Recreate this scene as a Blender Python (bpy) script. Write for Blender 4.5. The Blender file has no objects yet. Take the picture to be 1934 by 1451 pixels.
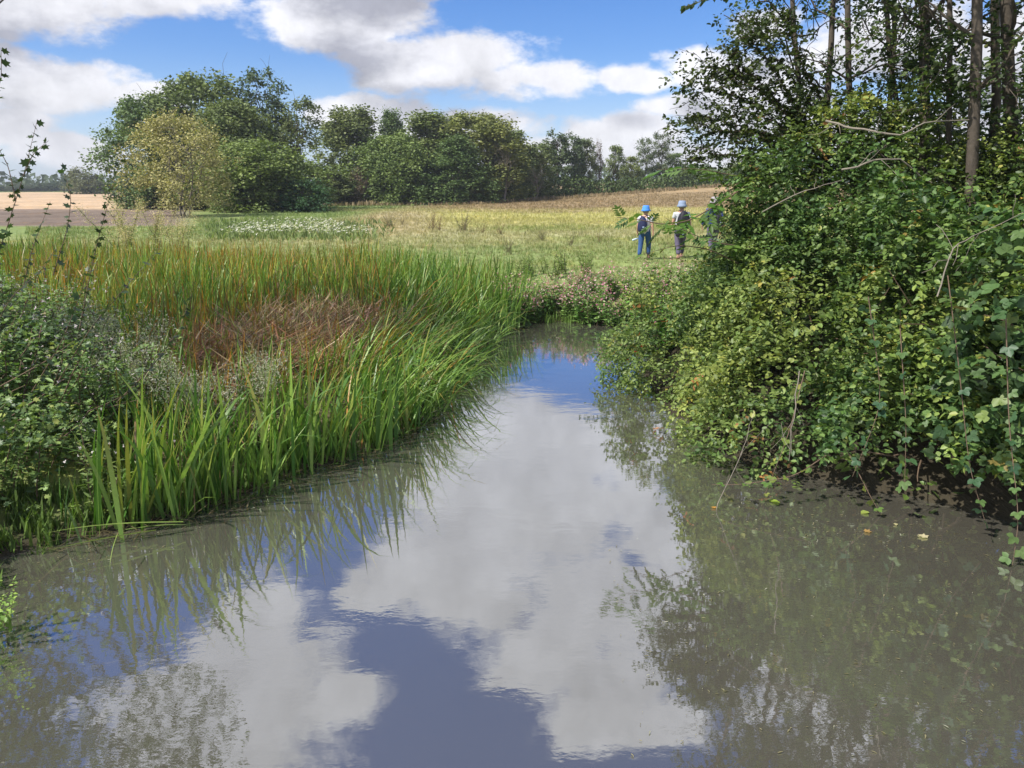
import bpy, math, random
import numpy as np
from mathutils import Vector, Matrix

sc = bpy.context.scene
R = math.radians
rng = np.random.default_rng(7)
random.seed(7)

# ------------------------------------------------------------------ camera
PITCH = math.atan(375 / 1453)
CAM_Z = 3.1
cam_d = bpy.data.cameras.new('camera')
cam_d.sensor_width = 36
cam_d.lens = 36 * 1453 / 1934
cam_d.clip_start = 0.05
cam_d.clip_end = 4000
cam = bpy.data.objects.new('camera', cam_d)
cam.location = (0, 0, CAM_Z)
cam.rotation_euler = (math.pi / 2 - PITCH, 0, 0)
sc.collection.objects.link(cam)
sc.camera = cam
CP, SP = math.cos(PITCH), math.sin(PITCH)


def ray(u, v):
    a, b = (u - 967) / 1453, (v - 725) / 1453
    return np.array((a, CP - b * SP, -SP - b * CP))


def G(u, v, z=0.0):
    d = ray(u, v)
    t = (z - CAM_Z) / d[2]
    return np.array((0, 0, CAM_Z)) + d * t


def Q(u, v, y):
    d = ray(u, v)
    return np.array((0, 0, CAM_Z)) + d * (y / d[1])


def AE(u, v):
    d = ray(u, v)
    return (math.degrees(math.atan2(d[0], d[1])), abs(math.degrees(math.atan2(d[2], math.hypot(d[0], d[1])))))


# ------------------------------------------------------------------ view, sun
sc.view_settings.view_transform = 'Standard'
sc.view_settings.look = 'None'
sc.view_settings.exposure = 0.72
sc.view_settings.gamma = 1
sc.view_settings.use_curve_mapping = False
sc.render.film_transparent = False
try:
    sc.cycles.max_bounces = 8
    sc.cycles.diffuse_bounces = 3
    sc.cycles.glossy_bounces = 3
    sc.cycles.transmission_bounces = 4
    sc.cycles.transparent_max_bounces = 8
    sc.cycles.use_denoising = True
except Exception:
    pass

SUN_EL, SUN_AZ = 52.0, -120.0          # azimuth clockwise from +Y: high on the left
sd = bpy.data.lights.new('sun', 'SUN')
sd.energy = 4.3
sd.angle = R(0.6)
sd.color = (1.0, 0.95, 0.87)
sun = bpy.data.objects.new('sun', sd)
sv = Vector((math.sin(R(SUN_AZ)) * math.cos(R(SUN_EL)), math.cos(R(SUN_AZ)) * math.cos(R(SUN_EL)), math.sin(R(SUN_EL))))
sun.rotation_euler = sv.to_track_quat('Z', 'Y').to_euler()
sun.location = (-20, -20, 40)
sc.collection.objects.link(sun)


# ------------------------------------------------------------------ node helper
class NT:
    def __init__(s, tree):
        s.t = tree

    def n(s, typ, props=None, ins=None):
        nd = s.t.nodes.new(typ)
        for k, v in (props or {}).items():
            setattr(nd, k, v)
        for k, v in (ins or {}).items():
            sk = nd.inputs[k]
            if hasattr(v, 'is_output'):
                s.t.links.new(v, sk)
            else:
                sk.default_value = v
        return nd

    def m(s, op, a, b=None, c=None, clamp=False):
        ins = {0: a}
        if b is not None:
            ins[1] = b
        if c is not None:
            ins[2] = c
        return s.n('ShaderNodeMath', {'operation': op, 'use_clamp': clamp}, ins).outputs[0]

    def vm(s, op, a, b=None, out=0):
        ins = {0: a}
        if b is not None:
            ins[1] = b
        return s.n('ShaderNodeVectorMath', {'operation': op}, ins).outputs[out]

    def noise(s, vec, scale, detail=4, rough=0.5, out=0):
        return s.n('ShaderNodeTexNoise', {}, {'Vector': vec, 'Scale': scale, 'Detail': detail, 'Roughness': rough}).outputs[out]

    def mix(s, fac, a, b, blend='MIX'):
        nd = s.t.nodes.new('ShaderNodeMix')
        nd.data_type = 'RGBA'
        nd.blend_type = blend
        for sk, v in ((nd.inputs[0], fac), (nd.inputs[6], a), (nd.inputs[7], b)):
            if hasattr(v, 'is_output'):
                s.t.links.new(v, sk)
            else:
                sk.default_value = v if not isinstance(v, tuple) or len(v) == 4 else (*v, 1)
        return nd.outputs[2]

    def rng(s, v, a, b, c=0.0, d=1.0, smooth=True):
        nd = s.n('ShaderNodeMapRange', {'interpolation_type': 'SMOOTHSTEP' if smooth else 'LINEAR'}, {0: v, 1: a, 2: b, 3: c, 4: d})
        return nd.outputs[0]


# ------------------------------------------------------------------ world: Nishita sky with clouds
world = bpy.data.worlds.new('World')
sc.world = world
world.use_nodes = True
wt = world.node_tree
wt.nodes.clear()

# clouds laid out by azimuth / elevation in degrees: (pixel centre, radius x, radius y in degrees)
BL = []


def blob(u, v, ru, rv):
    az, el = AE(u, v)
    k_ = (.86, .84) if v > 600 else (.80, .76)
    BL.append((az, el, ru * k_[0] / 1453 * 57.3, rv * k_[1] / 1453 * 57.3))


for b_ in [(-60, -40, 330, 100), (250, -40, 260, 65), (650, 30, 240, 85), (820, 105, 270, 80), (985, 150, 180, 60), (700, -90, 300, 110),
           (90, 165, 250, 72), (300, 178, 90, 42), (-90, 120, 170, 70), (150, 292, 170, 46), (20, 250, 120, 45),
           (690, 215, 170, 48), (880, 245, 170, 52), (1185, 262, 190, 62), (1050, 300, 260, 45), (1330, 300, 200, 60),
           (1190, 145, 95, 36), (1330, 120, 105, 60), (1290, 190, 120, 36), (1450, 30, 90, 42), (1440, 190, 220, 120), (1680, 60, 190, 110),
           (1760, 240, 250, 70), (1900, 120, 150, 130),
           (1060, 830, 430, 120), (980, 960, 380, 150), (860, 1070, 230, 105), (1130, 1140, 300, 150), (1030, 1215, 190, 90), (1150, 1300, 210, 100), (1230, 1360, 190, 80), (1230, 1030, 150, 100), (700, 1120, 90, 40), (900, 1140, 210, 85), (1010, 1250, 170, 90), (1120, 1345, 180, 90), (1420, 1080, 300, 250), (1560, 1250, 320, 240),
           (470, 1170, 130, 100), (440, 1320, 290, 200), (640, 1330, 120, 60), (330, 1420, 300, 160), (300, 1040, 150, 50)]:
    blob(*b_)

grp = bpy.data.node_groups.new('cloud_density', 'ShaderNodeTree')
grp.interface.new_socket(name='Dir', in_out='INPUT', socket_type='NodeSocketVector')
grp.interface.new_socket(name='Lift', in_out='INPUT', socket_type='NodeSocketFloat')
grp.interface.new_socket(name='D', in_out='OUTPUT', socket_type='NodeSocketFloat')
g = NT(grp)
gi = grp.nodes.new('NodeGroupInput')
go = grp.nodes.new('NodeGroupOutput')
sx = g.n('ShaderNodeSeparateXYZ', {}, {0: gi.outputs['Dir']})
az = g.m('MULTIPLY', g.m('ARCTAN2', sx.outputs[0], sx.outputs[1]), 57.2958)
el = g.m('ADD', g.m('MULTIPLY', g.m('ARCSINE', sx.outputs[2]), 57.2958), gi.outputs['Lift'])
ell = g.m('MULTIPLY', gi.outputs['Lift'], 0.0175)
dirl = g.n('ShaderNodeCombineXYZ', {}, {0: sx.outputs[0], 1: sx.outputs[1], 2: g.m('MULTIPLY', g.m('ADD', sx.outputs[2], ell), 1.9)}).outputs[0]
warp = g.vm('SUBTRACT', g.noise(dirl, 4.2, 3, 0.5, out=1), (0.5, 0.5, 0.5))
sw = g.n('ShaderNodeSeparateXYZ', {}, {0: warp})
az2 = g.m('MULTIPLY_ADD', sw.outputs[0], 7.0, az)
el2 = g.m('MULTIPLY_ADD', sw.outputs[1], 3.4, el)
acc = None
for (a, e, rx, ry) in BL:
    qx = g.m('MULTIPLY', g.m('SUBTRACT', az2, a), 1 / rx)
    qy = g.m('MULTIPLY', g.m('SUBTRACT', el2, e), 1 / ry)
    d2 = g.m('MULTIPLY_ADD', qx, qx, g.m('MULTIPLY', qy, qy))
    k = g.m('SUBTRACT', 1.0, g.m('SQRT', d2))
    acc = k if acc is None else g.m('SMOOTH_MAX', acc, k, 0.08)
acc = g.m('MAXIMUM', acc, -1.2)
fine = g.m('SUBTRACT', g.m('MULTIPLY_ADD', g.noise(dirl, 27, 8, 0.62), .38, g.m('MULTIPLY', g.noise(dirl, 8.5, 9, 0.6), .72)), 0.55)
wide = g.m('SUBTRACT', g.noise(dirl, 2.6, 2, 0.5), 0.46)
# beyond the laid-out part the sky goes on with the same scattered cloud
outside = g.m('MAXIMUM', g.rng(g.m('ABSOLUTE', az), 36, 44), g.rng(el, 41, 47))
gen = g.m('MULTIPLY_ADD', wide, 5.5, 0.05)
acc = g.m('ADD', g.m('MULTIPLY', acc, g.m('SUBTRACT', 1.0, outside)), g.m('MULTIPLY', gen, outside))
D = g.m('MULTIPLY_ADD', fine, 2.0, acc)
grp.links.new(D, go.inputs['D'])

w = NT(wt)
tc = w.n('ShaderNodeTexCoord')
direc = tc.outputs['Generated']


def dens(lift):
    nd = wt.nodes.new('ShaderNodeGroup')
    nd.node_tree = grp
    wt.links.new(direc, nd.inputs['Dir'])
    nd.inputs['Lift'].default_value = lift
    return nd.outputs['D']


d0 = dens(0.0)
d1 = dens(2.6)
cov = w.rng(d0, -0.04, 0.38)
thin = w.m('MULTIPLY', cov, 0.97)
low = w.rng(w.n('ShaderNodeSeparateXYZ', {}, {0: direc}).outputs[2], 0.04, 0.12, 0.35, 1.12)
hi = w.rng(w.n('ShaderNodeSeparateXYZ', {}, {0: direc}).outputs[2], 0.2, 0.32, 1.0, 0.22)
shade = w.m('MULTIPLY', w.rng(d1, 0.0, 1.0), w.m('MULTIPLY', low, hi))
sky = w.n('ShaderNodeTexSky', {'sky_type': 'NISHITA', 'sun_disc': False, 'sun_elevation': R(SUN_EL), 'sun_rotation': R(SUN_AZ),
                               'air_density': 1.0, 'dust_density': 0.6, 'ozone_density': 2.0})
skc = w.n('ShaderNodeHueSaturation', {}, {'Saturation': 1.3, 'Value': 0.80, 'Color': sky.outputs[0]}).outputs[0]
skc = w.mix(1.0, skc, (0.80, 0.89, 1.20), 'MULTIPLY')
ez = w.n('ShaderNodeSeparateXYZ', {}, {0: direc}).outputs[2]
haze = w.rng(ez, 0.0, 0.16, 0.40, 0.0)
mott = w.m('MULTIPLY_ADD', w.noise(direc, 13, 7, 0.62), 0.9, 0.55)
ccol = w.mix(shade, (5.9, 5.9, 6.2), (2.9, 2.95, 3.4))
ccol = w.mix(1.0, ccol, w.n('ShaderNodeCombineXYZ', {}, {0: mott, 1: mott, 2: mott}).outputs[0], 'MULTIPLY')
base = w.mix(haze, skc, (4.6, 5.6, 7.2))
col = w.mix(thin, base, ccol)
bg = w.n('ShaderNodeBackground', {}, {'Color': col, 'Strength': 0.1})
wo = wt.nodes.new('ShaderNodeOutputWorld')
wt.links.new(bg.outputs[0], wo.inputs[0])
world.cycles.sampling_method = 'MANUAL'
world.cycles.sample_map_resolution = 1024


# ------------------------------------------------------------------ materials
def new_mat(name):
    m = bpy.data.materials.new(name)
    m.use_nodes = True
    m.node_tree.nodes.clear()
    return m, NT(m.node_tree)


def finish(m, t, sh, vol=None):
    o = m.node_tree.nodes.new('ShaderNodeOutputMaterial')
    m.node_tree.links.new(sh, o.inputs[0])
    return m


def leaf_mat(name, trans=0.3, rough=0.5, spec=0.35, hue=0.03, tint=(1, 1, 1)):
    m, t = new_mat(name)
    at = t.n('ShaderNodeAttribute', {'attribute_name': 'Tint'})
    oi = t.n('ShaderNodeObjectInfo')
    c = t.mix(1.0, at.outputs['Color'], oi.outputs['Color'], 'MULTIPLY')
    c = t.mix(1.0, c, tint, 'MULTIPLY')
    gm = t.n('ShaderNodeNewGeometry')
    nz = t.noise(gm.outputs['Position'], 37.0, 2, 0.6)
    v = t.m('MULTIPLY_ADD', nz, 0.5, 0.75)
    c = t.n('ShaderNodeHueSaturation', {}, {'Hue': t.m('MULTIPLY_ADD', oi.outputs['Random'], hue, 0.5 - hue / 2), 'Value': v, 'Color': c}).outputs[0]
    p = t.n('ShaderNodeBsdfPrincipled', {}, {'Base Color': c, 'Roughness': rough, 'Specular IOR Level': spec})
    tr = t.n('ShaderNodeBsdfTranslucent', {}, {'Color': t.mix(1.0, c, (1.15, 1.25, 0.55), 'MULTIPLY')})
    mx = t.n('ShaderNodeMixShader', {}, {0: trans, 1: p.outputs[0], 2: tr.outputs[0]})
    return finish(m, t, mx.outputs[0])


def plain_mat(name, col, rough=0.7, var=0.25, scale=8.0, col2=None, bump=0.0, spec=0.3):
    m, t = new_mat(name)
    tcn = t.n('ShaderNodeTexCoord')
    nz = t.noise(tcn.outputs['Object'], scale, 5, 0.6)
    c = t.mix(nz, tuple(x * (1 - var) for x in col), col2 or tuple(min(1, x * (1 + var)) for x in col))
    p = t.n('ShaderNodeBsdfPrincipled', {}, {'Base Color': c, 'Roughness': rough, 'Specular IOR Level': spec})
    if bump:
        b = t.n('ShaderNodeBump', {}, {'Height': nz, 'Strength': bump, 'Distance': 0.02})
        m.node_tree.links.new(b.outputs[0], p.inputs['Normal'])
    return finish(m, t, p.outputs[0])


M_LEAF = leaf_mat('leaf', 0.30, 0.48, 0.4)
M_TREE = leaf_mat('tree_leaf', 0.22, 0.6, 0.25)
M_REED = leaf_mat('reed_blade', 0.30, 0.42, 0.45, 0.02)
M_GRASS = leaf_mat('grass_blade', 0.3, 0.7, 0.2, 0.0)
M_FLOWER = leaf_mat('petal', 0.35, 0.7, 0.2, 0.0)
M_BARK = plain_mat('bark', (0.085, 0.07, 0.055), 0.9, 0.5, 14, bump=0.6)
M_BARKL = plain_mat('pale_bark', (0.2, 0.175, 0.14), 0.9, 0.45, 16, bump=0.5)
M_TWIG = plain_mat('twig', (0.13, 0.09, 0.06), 0.85, 0.4, 20)


# ------------------------------------------------------------------ mesh tools
def coll():
    return sc.collection


def mk(name, V, F, C=None, mat=None, parent=None, smooth=False, link=True):
    """V (n,3); F: list of int arrays (k, 3 or 4); C (n,3) linear colours."""
    V = np.asarray(V, dtype=np.float32)
    F = [np.asarray(f, dtype=np.int32) for f in (F if isinstance(F, (list, tuple)) else [F]) if len(f)]
    me = bpy.data.meshes.new(name)
    me.vertices.add(len(V))
    me.vertices.foreach_set('co', V.ravel())
    nl = sum(f.size for f in F)
    npoly = sum(len(f) for f in F)
    me.loops.add(nl)
    me.loops.foreach_set('vertex_index', np.concatenate([f.ravel() for f in F]))
    me.polygons.add(npoly)
    tot = np.concatenate([np.full(len(f), f.shape[1], np.int32) for f in F])
    st = np.concatenate([[0], np.cumsum(tot)[:-1]]).astype(np.int32)
    me.polygons.foreach_set('loop_start', st)
    me.polygons.foreach_set('loop_total', tot)
    if smooth:
        me.polygons.foreach_set('use_smooth', np.ones(npoly, bool))
    if C is not None:
        a = me.color_attributes.new('Tint', 'FLOAT_COLOR', 'POINT')
        cc = np.ones((len(V), 4), np.float32)
        cc[:, :3] = C
        a.data.foreach_set('color', cc.ravel())
    me.update(calc_edges=True)
    me.validate()
    if mat:
        me.materials.append(mat)
    ob = bpy.data.objects.new(name, me)
    if link:
        coll().objects.link(ob)
    if parent:
        ob.parent = parent
    return ob


class MB:
    """collects pieces"""

    def __init__(s):
        s.V, s.F, s.C, s.n = [], [], [], 0

    def add(s, V, F, C=None):
        V = np.asarray(V, float).reshape(-1, 3)
        for f in (F if isinstance(F, list) else [F]):
            f = np.asarray(f)
            if len(f):
                s.F.append(f + s.n)
        s.V.append(V)
        if C is None:
            C = np.ones((len(V), 3)) * 0.5
        C = np.asarray(C, float)
        if C.ndim == 1:
            C = np.tile(C, (len(V), 1))
        s.C.append(C)
        s.n += len(V)
        return s

    def build(s, name, mat, parent=None, smooth=False, link=True):
        F3 = [f for f in s.F if f.shape[1] == 3]
        F4 = [f for f in s.F if f.shape[1] == 4]
        F = []
        if F3:
            F.append(np.concatenate(F3))
        if F4:
            F.append(np.concatenate(F4))
        return mk(name, np.concatenate(s.V), F, np.concatenate(s.C), mat, parent, smooth, link)


def norm(a):
    return a / (np.linalg.norm(a, axis=-1, keepdims=True) + 1e-9)


def frames(Y, Zh):
    """orthonormal frames with length axis Y and normal close to Zh"""
    Y = norm(Y)
    X = norm(np.cross(Y, Zh))
    Z = np.cross(X, Y)
    return X, Y, Z


# templates: length along +Y from 0 to 1, width along X, normal +Z
T_OVAL = (np.array([(0, 0, 0), (-.3, .3, .07), (-.24, .7, .05), (0, 1, -.06), (.24, .7, .05), (.3, .3, .07)]), np.array([(0, 3, 2, 1), (0, 5, 4, 3)]))
T_LANCE = (np.array([(0, 0, 0), (-.13, .35, .03), (-.09, .7, 0), (0, 1, -.12), (.09, .7, 0), (.13, .35, .03)]), np.array([(0, 3, 2, 1), (0, 5, 4, 3)]))
T_RHOMB = (np.array([(0, 0, 0), (-.42, .5, .1), (0, 1, -.05), (.42, .45, .12)]), np.array([(0, 3, 2, 1)]))
_lob = [(0, 0, 0), (-.12, .1, .02), (-.5, .22, .05), (-.3, .42, .03), (-.52, .72, .04), (-.18, .66, .02), (0, 1, -.05), (.18, .66, .02), (.52, .72, .04), (.3, .42, .03), (.5, .22, .05), (.12, .1, .02)]
T_LOBED = (np.array(_lob), np.array([(0, 3, 2, 1), (0, 6, 5, 3), (0, 9, 7, 6), (0, 11, 10, 9), (3, 5, 4, 3), (9, 8, 7, 9)][:4]))
T_LOBED = (np.array(_lob), [np.array([(0, 3, 2, 1), (0, 6, 5, 3), (0, 9, 7, 6), (0, 11, 10, 9)]), np.array([(3, 5, 4), (9, 8, 7)])])


def tmpl_multi(parts):
    """parts: list of (template, angle about Z, scale, offset)"""
    V, F3, F4, n = [], [], [], 0
    for (tv, tf), ang, s, off in parts:
        ca, sa = math.cos(ang), math.sin(ang)
        v = tv * s
        v = np.stack([v[:, 0] * ca - v[:, 1] * sa, v[:, 0] * sa + v[:, 1] * ca, v[:, 2]], 1) + np.array(off)
        V.append(v)
        for f in (tf if isinstance(tf, list) else [tf]):
            (F3 if f.shape[1] == 3 else F4).append(f + n)
        n += len(v)
    F = []
    if F3:
        F.append(np.concatenate(F3))
    if F4:
        F.append(np.concatenate(F4))
    return np.concatenate(V), F


WIDE = (T_OVAL[0] * np.array([1.25, 1, 1]), T_OVAL[1])
T_TREFOIL = tmpl_multi([(WIDE, 0, .62, (0, .38, 0)), (WIDE, R(68), .52, (0, .36, 0)), (WIDE, R(-68), .52, (0, .36, 0))])
T_LANCE2 = (T_LANCE[0] * np.array([1.5, 1, 1]), T_LANCE[1])
T_PINNATE = tmpl_multi([(T_LANCE2, 0, .42, (0, .62, -.05))] + [(T_LANCE2, s * R(52), .40 - .03 * i, (0, .14 + .16 * i, 0)) for i in range(4) for s in (-1, 1)])
T_FLOWER = tmpl_multi([(T_RHOMB, R(a), .5, (0, 0, 0)) for a in (0, 120, 240)])


def scatter(mb, T, P, X, Y, Z, S, C, cv=0.0, wx=None):
    tv, tf = T
    n, k = len(P), len(tv)
    if n == 0:
        return
    S = np.broadcast_to(np.asarray(S, float).reshape(-1, 1), (n, 1))
    sx_ = S if wx is None else S * np.asarray(wx).reshape(-1, 1)
    V = P[:, None, :] + (X * sx_)[:, None, :] * tv[None, :, 0:1] + (Y * S)[:, None, :] * tv[None, :, 1:2] + (Z * S)[:, None, :] * tv[None, :, 2:3]
    off = (np.arange(n) * k)[:, None, None]
    Fs = [(f[None] + off).reshape(-1, f.shape[1]) for f in (tf if isinstance(tf, list) else [tf])]
    C = np.broadcast_to(np.asarray(C, float), (n, 3))
    CC = np.repeat(C[:, None, :], k, 1)
    if cv:
        CC = CC * (1 + cv * (rng.random((n, k, 1)) - .5))
    mb.add(V.reshape(-1, 3), Fs, CC.reshape(-1, 3))


def tube(mb, pts, rad, sides=6, col=(.5, .5, .5), cap=False):
    pts = np.asarray(pts, float)
    n = len(pts)
    rad = np.broadcast_to(np.asarray(rad, float), (n,))
    T = np.gradient(pts, axis=0)
    T = norm(T)
    ref = np.array((0.31, 0.17, 0.93)) if abs(T[0, 2]) < .8 else np.array((0.93, 0.2, 0.1))
    A = norm(np.cross(T, ref))
    B = np.cross(T, A)
    th = np.linspace(0, 2 * math.pi, sides, endpoint=False)
    V = pts[:, None, :] + rad[:, None, None] * (A[:, None, :] * np.cos(th)[None, :, None] + B[:, None, :] * np.sin(th)[None, :, None])
    i = np.arange(n - 1)[:, None] * sides
    j = np.arange(sides)[None, :]
    j2 = (j + 1) % sides
    F = np.stack([i + j, i + j2, i + sides + j2, i + sides + j], -1).reshape(-1, 4)
    mb.add(V.reshape(-1, 3), F, np.array(col))


def bend(p0, p1, n=6, wob=0.1, sag=0.0, r=None):
    r = r or rng
    p0, p1 = np.array(p0, float), np.array(p1, float)
    t = np.linspace(0, 1, n)[:, None]
    L = np.linalg.norm(p1 - p0)
    P = p0 + (p1 - p0) * t
    o = r.normal(size=(n, 3)) * wob * L / n
    o = np.cumsum(o, 0)
    o = o - o[0] - (o[-1] - o[0]) * t
    P = P + o
    P[:, 2] += sag * L * 4 * (t * (1 - t))[:, 0]
    return P


def prop(o, label=None, cat=None, group=None, kind=None):
    if label:
        o['label'] = label
    if cat:
        o['category'] = cat
    if group:
        o['group'] = group
    if kind:
        o['kind'] = kind
    return o


def empty(name, loc=(0, 0, 0), rz=0.0):
    o = bpy.data.objects.new(name, None)
    o.location = loc
    o.rotation_euler = (0, 0, rz)
    o.empty_display_size = 0.2
    coll().objects.link(o)
    return o


def dup(root, loc, rz=0.0, scale=1.0, color=None):
    def cp(o, par):
        c = o.copy()
        coll().objects.link(c)
        c.parent = par
        if color is not None:
            c.color = (*color, 1)
        for ch in kids.get(o, []):
            cp(ch, c)
        return c
    kids = {}
    for ch in root.children:
        kids.setdefault(root, []).append(ch)
        for h in ch.children:
            kids.setdefault(ch, []).append(h)
    r = cp(root, None)
    r.location = loc
    r.rotation_euler = (0, 0, rz)
    r.scale = scale if hasattr(scale, '__len__') else (scale,) * 3
    return r


def sstep(x, a, b):
    t = np.clip((x - a) / (b - a), 0, 1)
    return t * t * (3 - 2 * t)


_perm = np.random.default_rng(3).random((256, 256))


def vnoise(x, y):
    xi, yi = np.floor(x).astype(int), np.floor(y).astype(int)
    fx, fy = x - xi, y - yi
    fx, fy = fx * fx * (3 - 2 * fx), fy * fy * (3 - 2 * fy)
    g_ = lambda a, b: _perm[a % 256, b % 256]
    return (g_(xi, yi) * (1 - fx) + g_(xi + 1, yi) * fx) * (1 - fy) + (g_(xi, yi + 1) * (1 - fx) + g_(xi + 1, yi + 1) * fx) * fy


def fbm(x, y, o=4):
    s, a, t = 0, 1.0, 0
    for i in range(o):
        s = s + a * vnoise(x * 2 ** i + 17.3 * i, y * 2 ** i + 5.1 * i)
        t += a
        a *= .5
    return s / t


# ------------------------------------------------------------------ river and terrain
LEFT = [(-3.5, -12), (-3.3, 2), (-3.5, 4.6), (-4.36, 5.97), (-4.08, 6.27), (-3.6, 6.53), (-3.06, 7.01), (-2.74, 7.48), (-2.22, 8.26), (-1.71, 8.81), (-1.1, 10.3), (-.85, 12.8), (-.5, 15.2), (.2, 17.5)]
RIGHT = [(1.15, 17.85), (1.97, 17.4), (3.2, 17.2), (6, 18.0), (12, 20), (16, 24), (20, 24), (17, 20), (12, 17.5), (7, 16.2), (3.2, 15.4), (2.3, 13.4), (2.15, 11.5), (2.3, 9.6), (2.6, 8.3), (3.4, 7.7), (4.2, 7.2), (5.2, 6.3), (5.6, 4), (5.4, 0), (5, -12)]
RIVER = np.array(LEFT + RIGHT, float)
REEDS = np.array([(-3.1, 6.9), (-2.74, 7.48), (-2.2, 8.26), (-1.65, 8.81), (-1.0, 10.3), (-.75, 12.8), (-.4, 15.2), (.2, 17.3), (.25, 17.9), (-1.2, 19.8), (-4, 21.6), (-9, 23), (-14, 24.5), (-22, 27), (-24, 24.5), (-13, 18.5), (-8, 14.5), (-5.6, 11.2), (-4.4, 9), (-3.9, 7.6)], float)


def sdist(px, py, poly):
    """signed distance, negative inside"""
    d = np.full(px.shape, 1e9)
    inside = np.zeros(px.shape, bool)
    n = len(poly)
    for i in range(n):
        ax, ay = poly[i]
        bx, by = poly[(i + 1) % n]
        ex, ey = bx - ax, by - ay
        t = np.clip(((px - ax) * ex + (py - ay) * ey) / (ex * ex + ey * ey), 0, 1)
        d = np.minimum(d, np.hypot(px - ax - t * ex, py - ay - t * ey))
        c = ((ay > py) != (by > py)) & (px < (bx - ax) * (py - ay) / (by - ay + 1e-12) + ax)
        inside ^= c
    return np.where(inside, -d, d)


def height(x, y):
    x, y = np.asarray(x, float), np.asarray(y, float)
    near = (np.abs(x) < 45) & (y < 45)
    d = np.where(near, 0.0, 50.0)
    rd = np.where(near, 0.0, 50.0)
    if near.any():
        d[near] = sdist(x[near], y[near], RIVER)
        rd[near] = sdist(x[near], y[near], REEDS)
    top = 0.8 - 0.5 * (1 - sstep(rd, -.2, 2.5))
    h = np.where(d > 0, top * sstep(d, -.05, 1.5) + 0.02, -0.9 * sstep(-d, -.3, 1.2))
    h = h + (fbm(x * .8, y * .8) - .5) * .14 * sstep(d, 0.2, 2)
    h = h + 2.3 * sstep(y, 42, 150) * sstep(x, -18, 42)
    h = h + 1.6 * sstep(y, 150, 500) * sstep(x, -40, 30)
    h = h + (fbm(x * .05, y * .05, 3) - .5) * .5 * sstep(y, 40, 120)
    return h


def lerp(a, b, t):
    return a + (np.asarray(b, float) - a) * t[..., None]


def gcol(x, y):
    """ground colours: meadow, dry grass, plough land, mud; shade painted in under the right thicket"""
    x, y = np.asarray(x, float), np.asarray(y, float)
    n1 = fbm(x * .35, y * .35)
    n2 = fbm(x * .06 + 9, y * .09 + 4)
    c = np.zeros(x.shape + (3,))
    c[:] = (.165, .205, .075)
    c = lerp(c, (.28, .26, .14), sstep(y + 8 * (n1 - .5), 27, 35) * .75)
    c = lerp(c, (.33, .31, .12), sstep(y + 20 * (n2 - .5), 40, 52) * sstep(x, -12, -3) * .9)
    c = lerp(c, (.15, .185, .05), sstep(n2 + .3 * n1, .72, .86) * (1 - sstep(y, 50, 70)) * .7)
    c = lerp(c, (.20, .15, .085), sstep(y + 22 * (n2 - .5) + .35 * x, 66, 80) * sstep(x, -25, 0))
    c = lerp(c, (.30, .22, .125), sstep(y, 108, 122) * sstep(x, -2, 6) * .6)
    # pale track curving past the reeds
    tx = -14 + (y - 42) * -.06
    c = lerp(c, (.31, .26, .16), (1 - sstep(np.abs(x + 7 + (y - 44) * .12), 1, 4.5)) * sstep(y, 34, 42) * (1 - sstep(y, 60, 90)) * .8)
    c = lerp(c, (.13, .185, .06), sstep(-x, 10, 14) * sstep(y, 30, 38) * .85)
    c = lerp(c, (.24, .23, .10), (1 - sstep(np.abs(y - 76), 2, 8)) * sstep(-x, 6, 9) * .7)
    # plough land on the left
    pl = sstep(-x - .40 * y, 0, 1.5) * sstep(y, 44, 46)
    soil = lerp(np.zeros(x.shape + (3,)) + (.14, .11, .09), (.36, .265, .175), sstep(y + .12 * x + 9 * (n2 - .5), 71, 77))
    soil = soil * (.72 + .56 * fbm(x * .04, (y - .3 * x) * .35, 4))[..., None]
    soil = lerp(soil, (.13, .17, .06), sstep(y, 262, 275))
    c = c + (soil - c) * pl[..., None]
    c = lerp(c, (.10, .13, .055), sstep(y, 300, 420))
    near = (np.abs(x) < 45) & (y < 45)
    if near.any():
        d = sdist(x[near], y[near], RIVER)
        rd = sdist(x[near], y[near], REEDS)
        k = c[near]
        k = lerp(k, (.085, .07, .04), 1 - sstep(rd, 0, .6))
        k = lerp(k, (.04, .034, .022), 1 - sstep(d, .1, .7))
        k = lerp(k, (.035, .03, .02), (1 - sstep(d, 1.6, 2.6)) * (x[near] > 1.5) * (y[near] < 15.5))  # mud below the right thicket, darkened to paint in the overhang's shade
        c[near] = k
    return c * (.96 + .40 * fbm(x * 1.9, y * 1.9, 3))[..., None]


def lines(segs):
    out = [segs[0][0]]
    for a, b, st in segs:
        out += list(np.linspace(a, b, max(2, int(round((b - a) / st)) + 1))[1:])
    return np.array(out)


xs = lines([(-1500, -300, 100), (-300, -100, 10), (-100, -45, 2.5), (-45, -10, .8), (-10, 8, .25), (8, 25, .8), (25, 80, 2.5), (80, 300, 10), (300, 1500, 100)])
ys = lines([(-60, -12, 4), (-12, 2, .7), (2, 22, .25), (22, 50, .6), (50, 130, 1.3), (130, 300, 6), (300, 2400, 100)])
gx, gy = np.meshgrid(xs, ys)
gz = height(gx, gy)
nx, ny = len(xs), len(ys)
ii, jj = np.meshgrid(np.arange(ny - 1), np.arange(nx - 1), indexing='ij')
i0 = (ii * nx + jj).ravel()
gF = np.stack([i0, i0 + 1, i0 + nx + 1, i0 + nx], 1)
gC = gcol(gx, gy).reshape(-1, 3)

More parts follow.
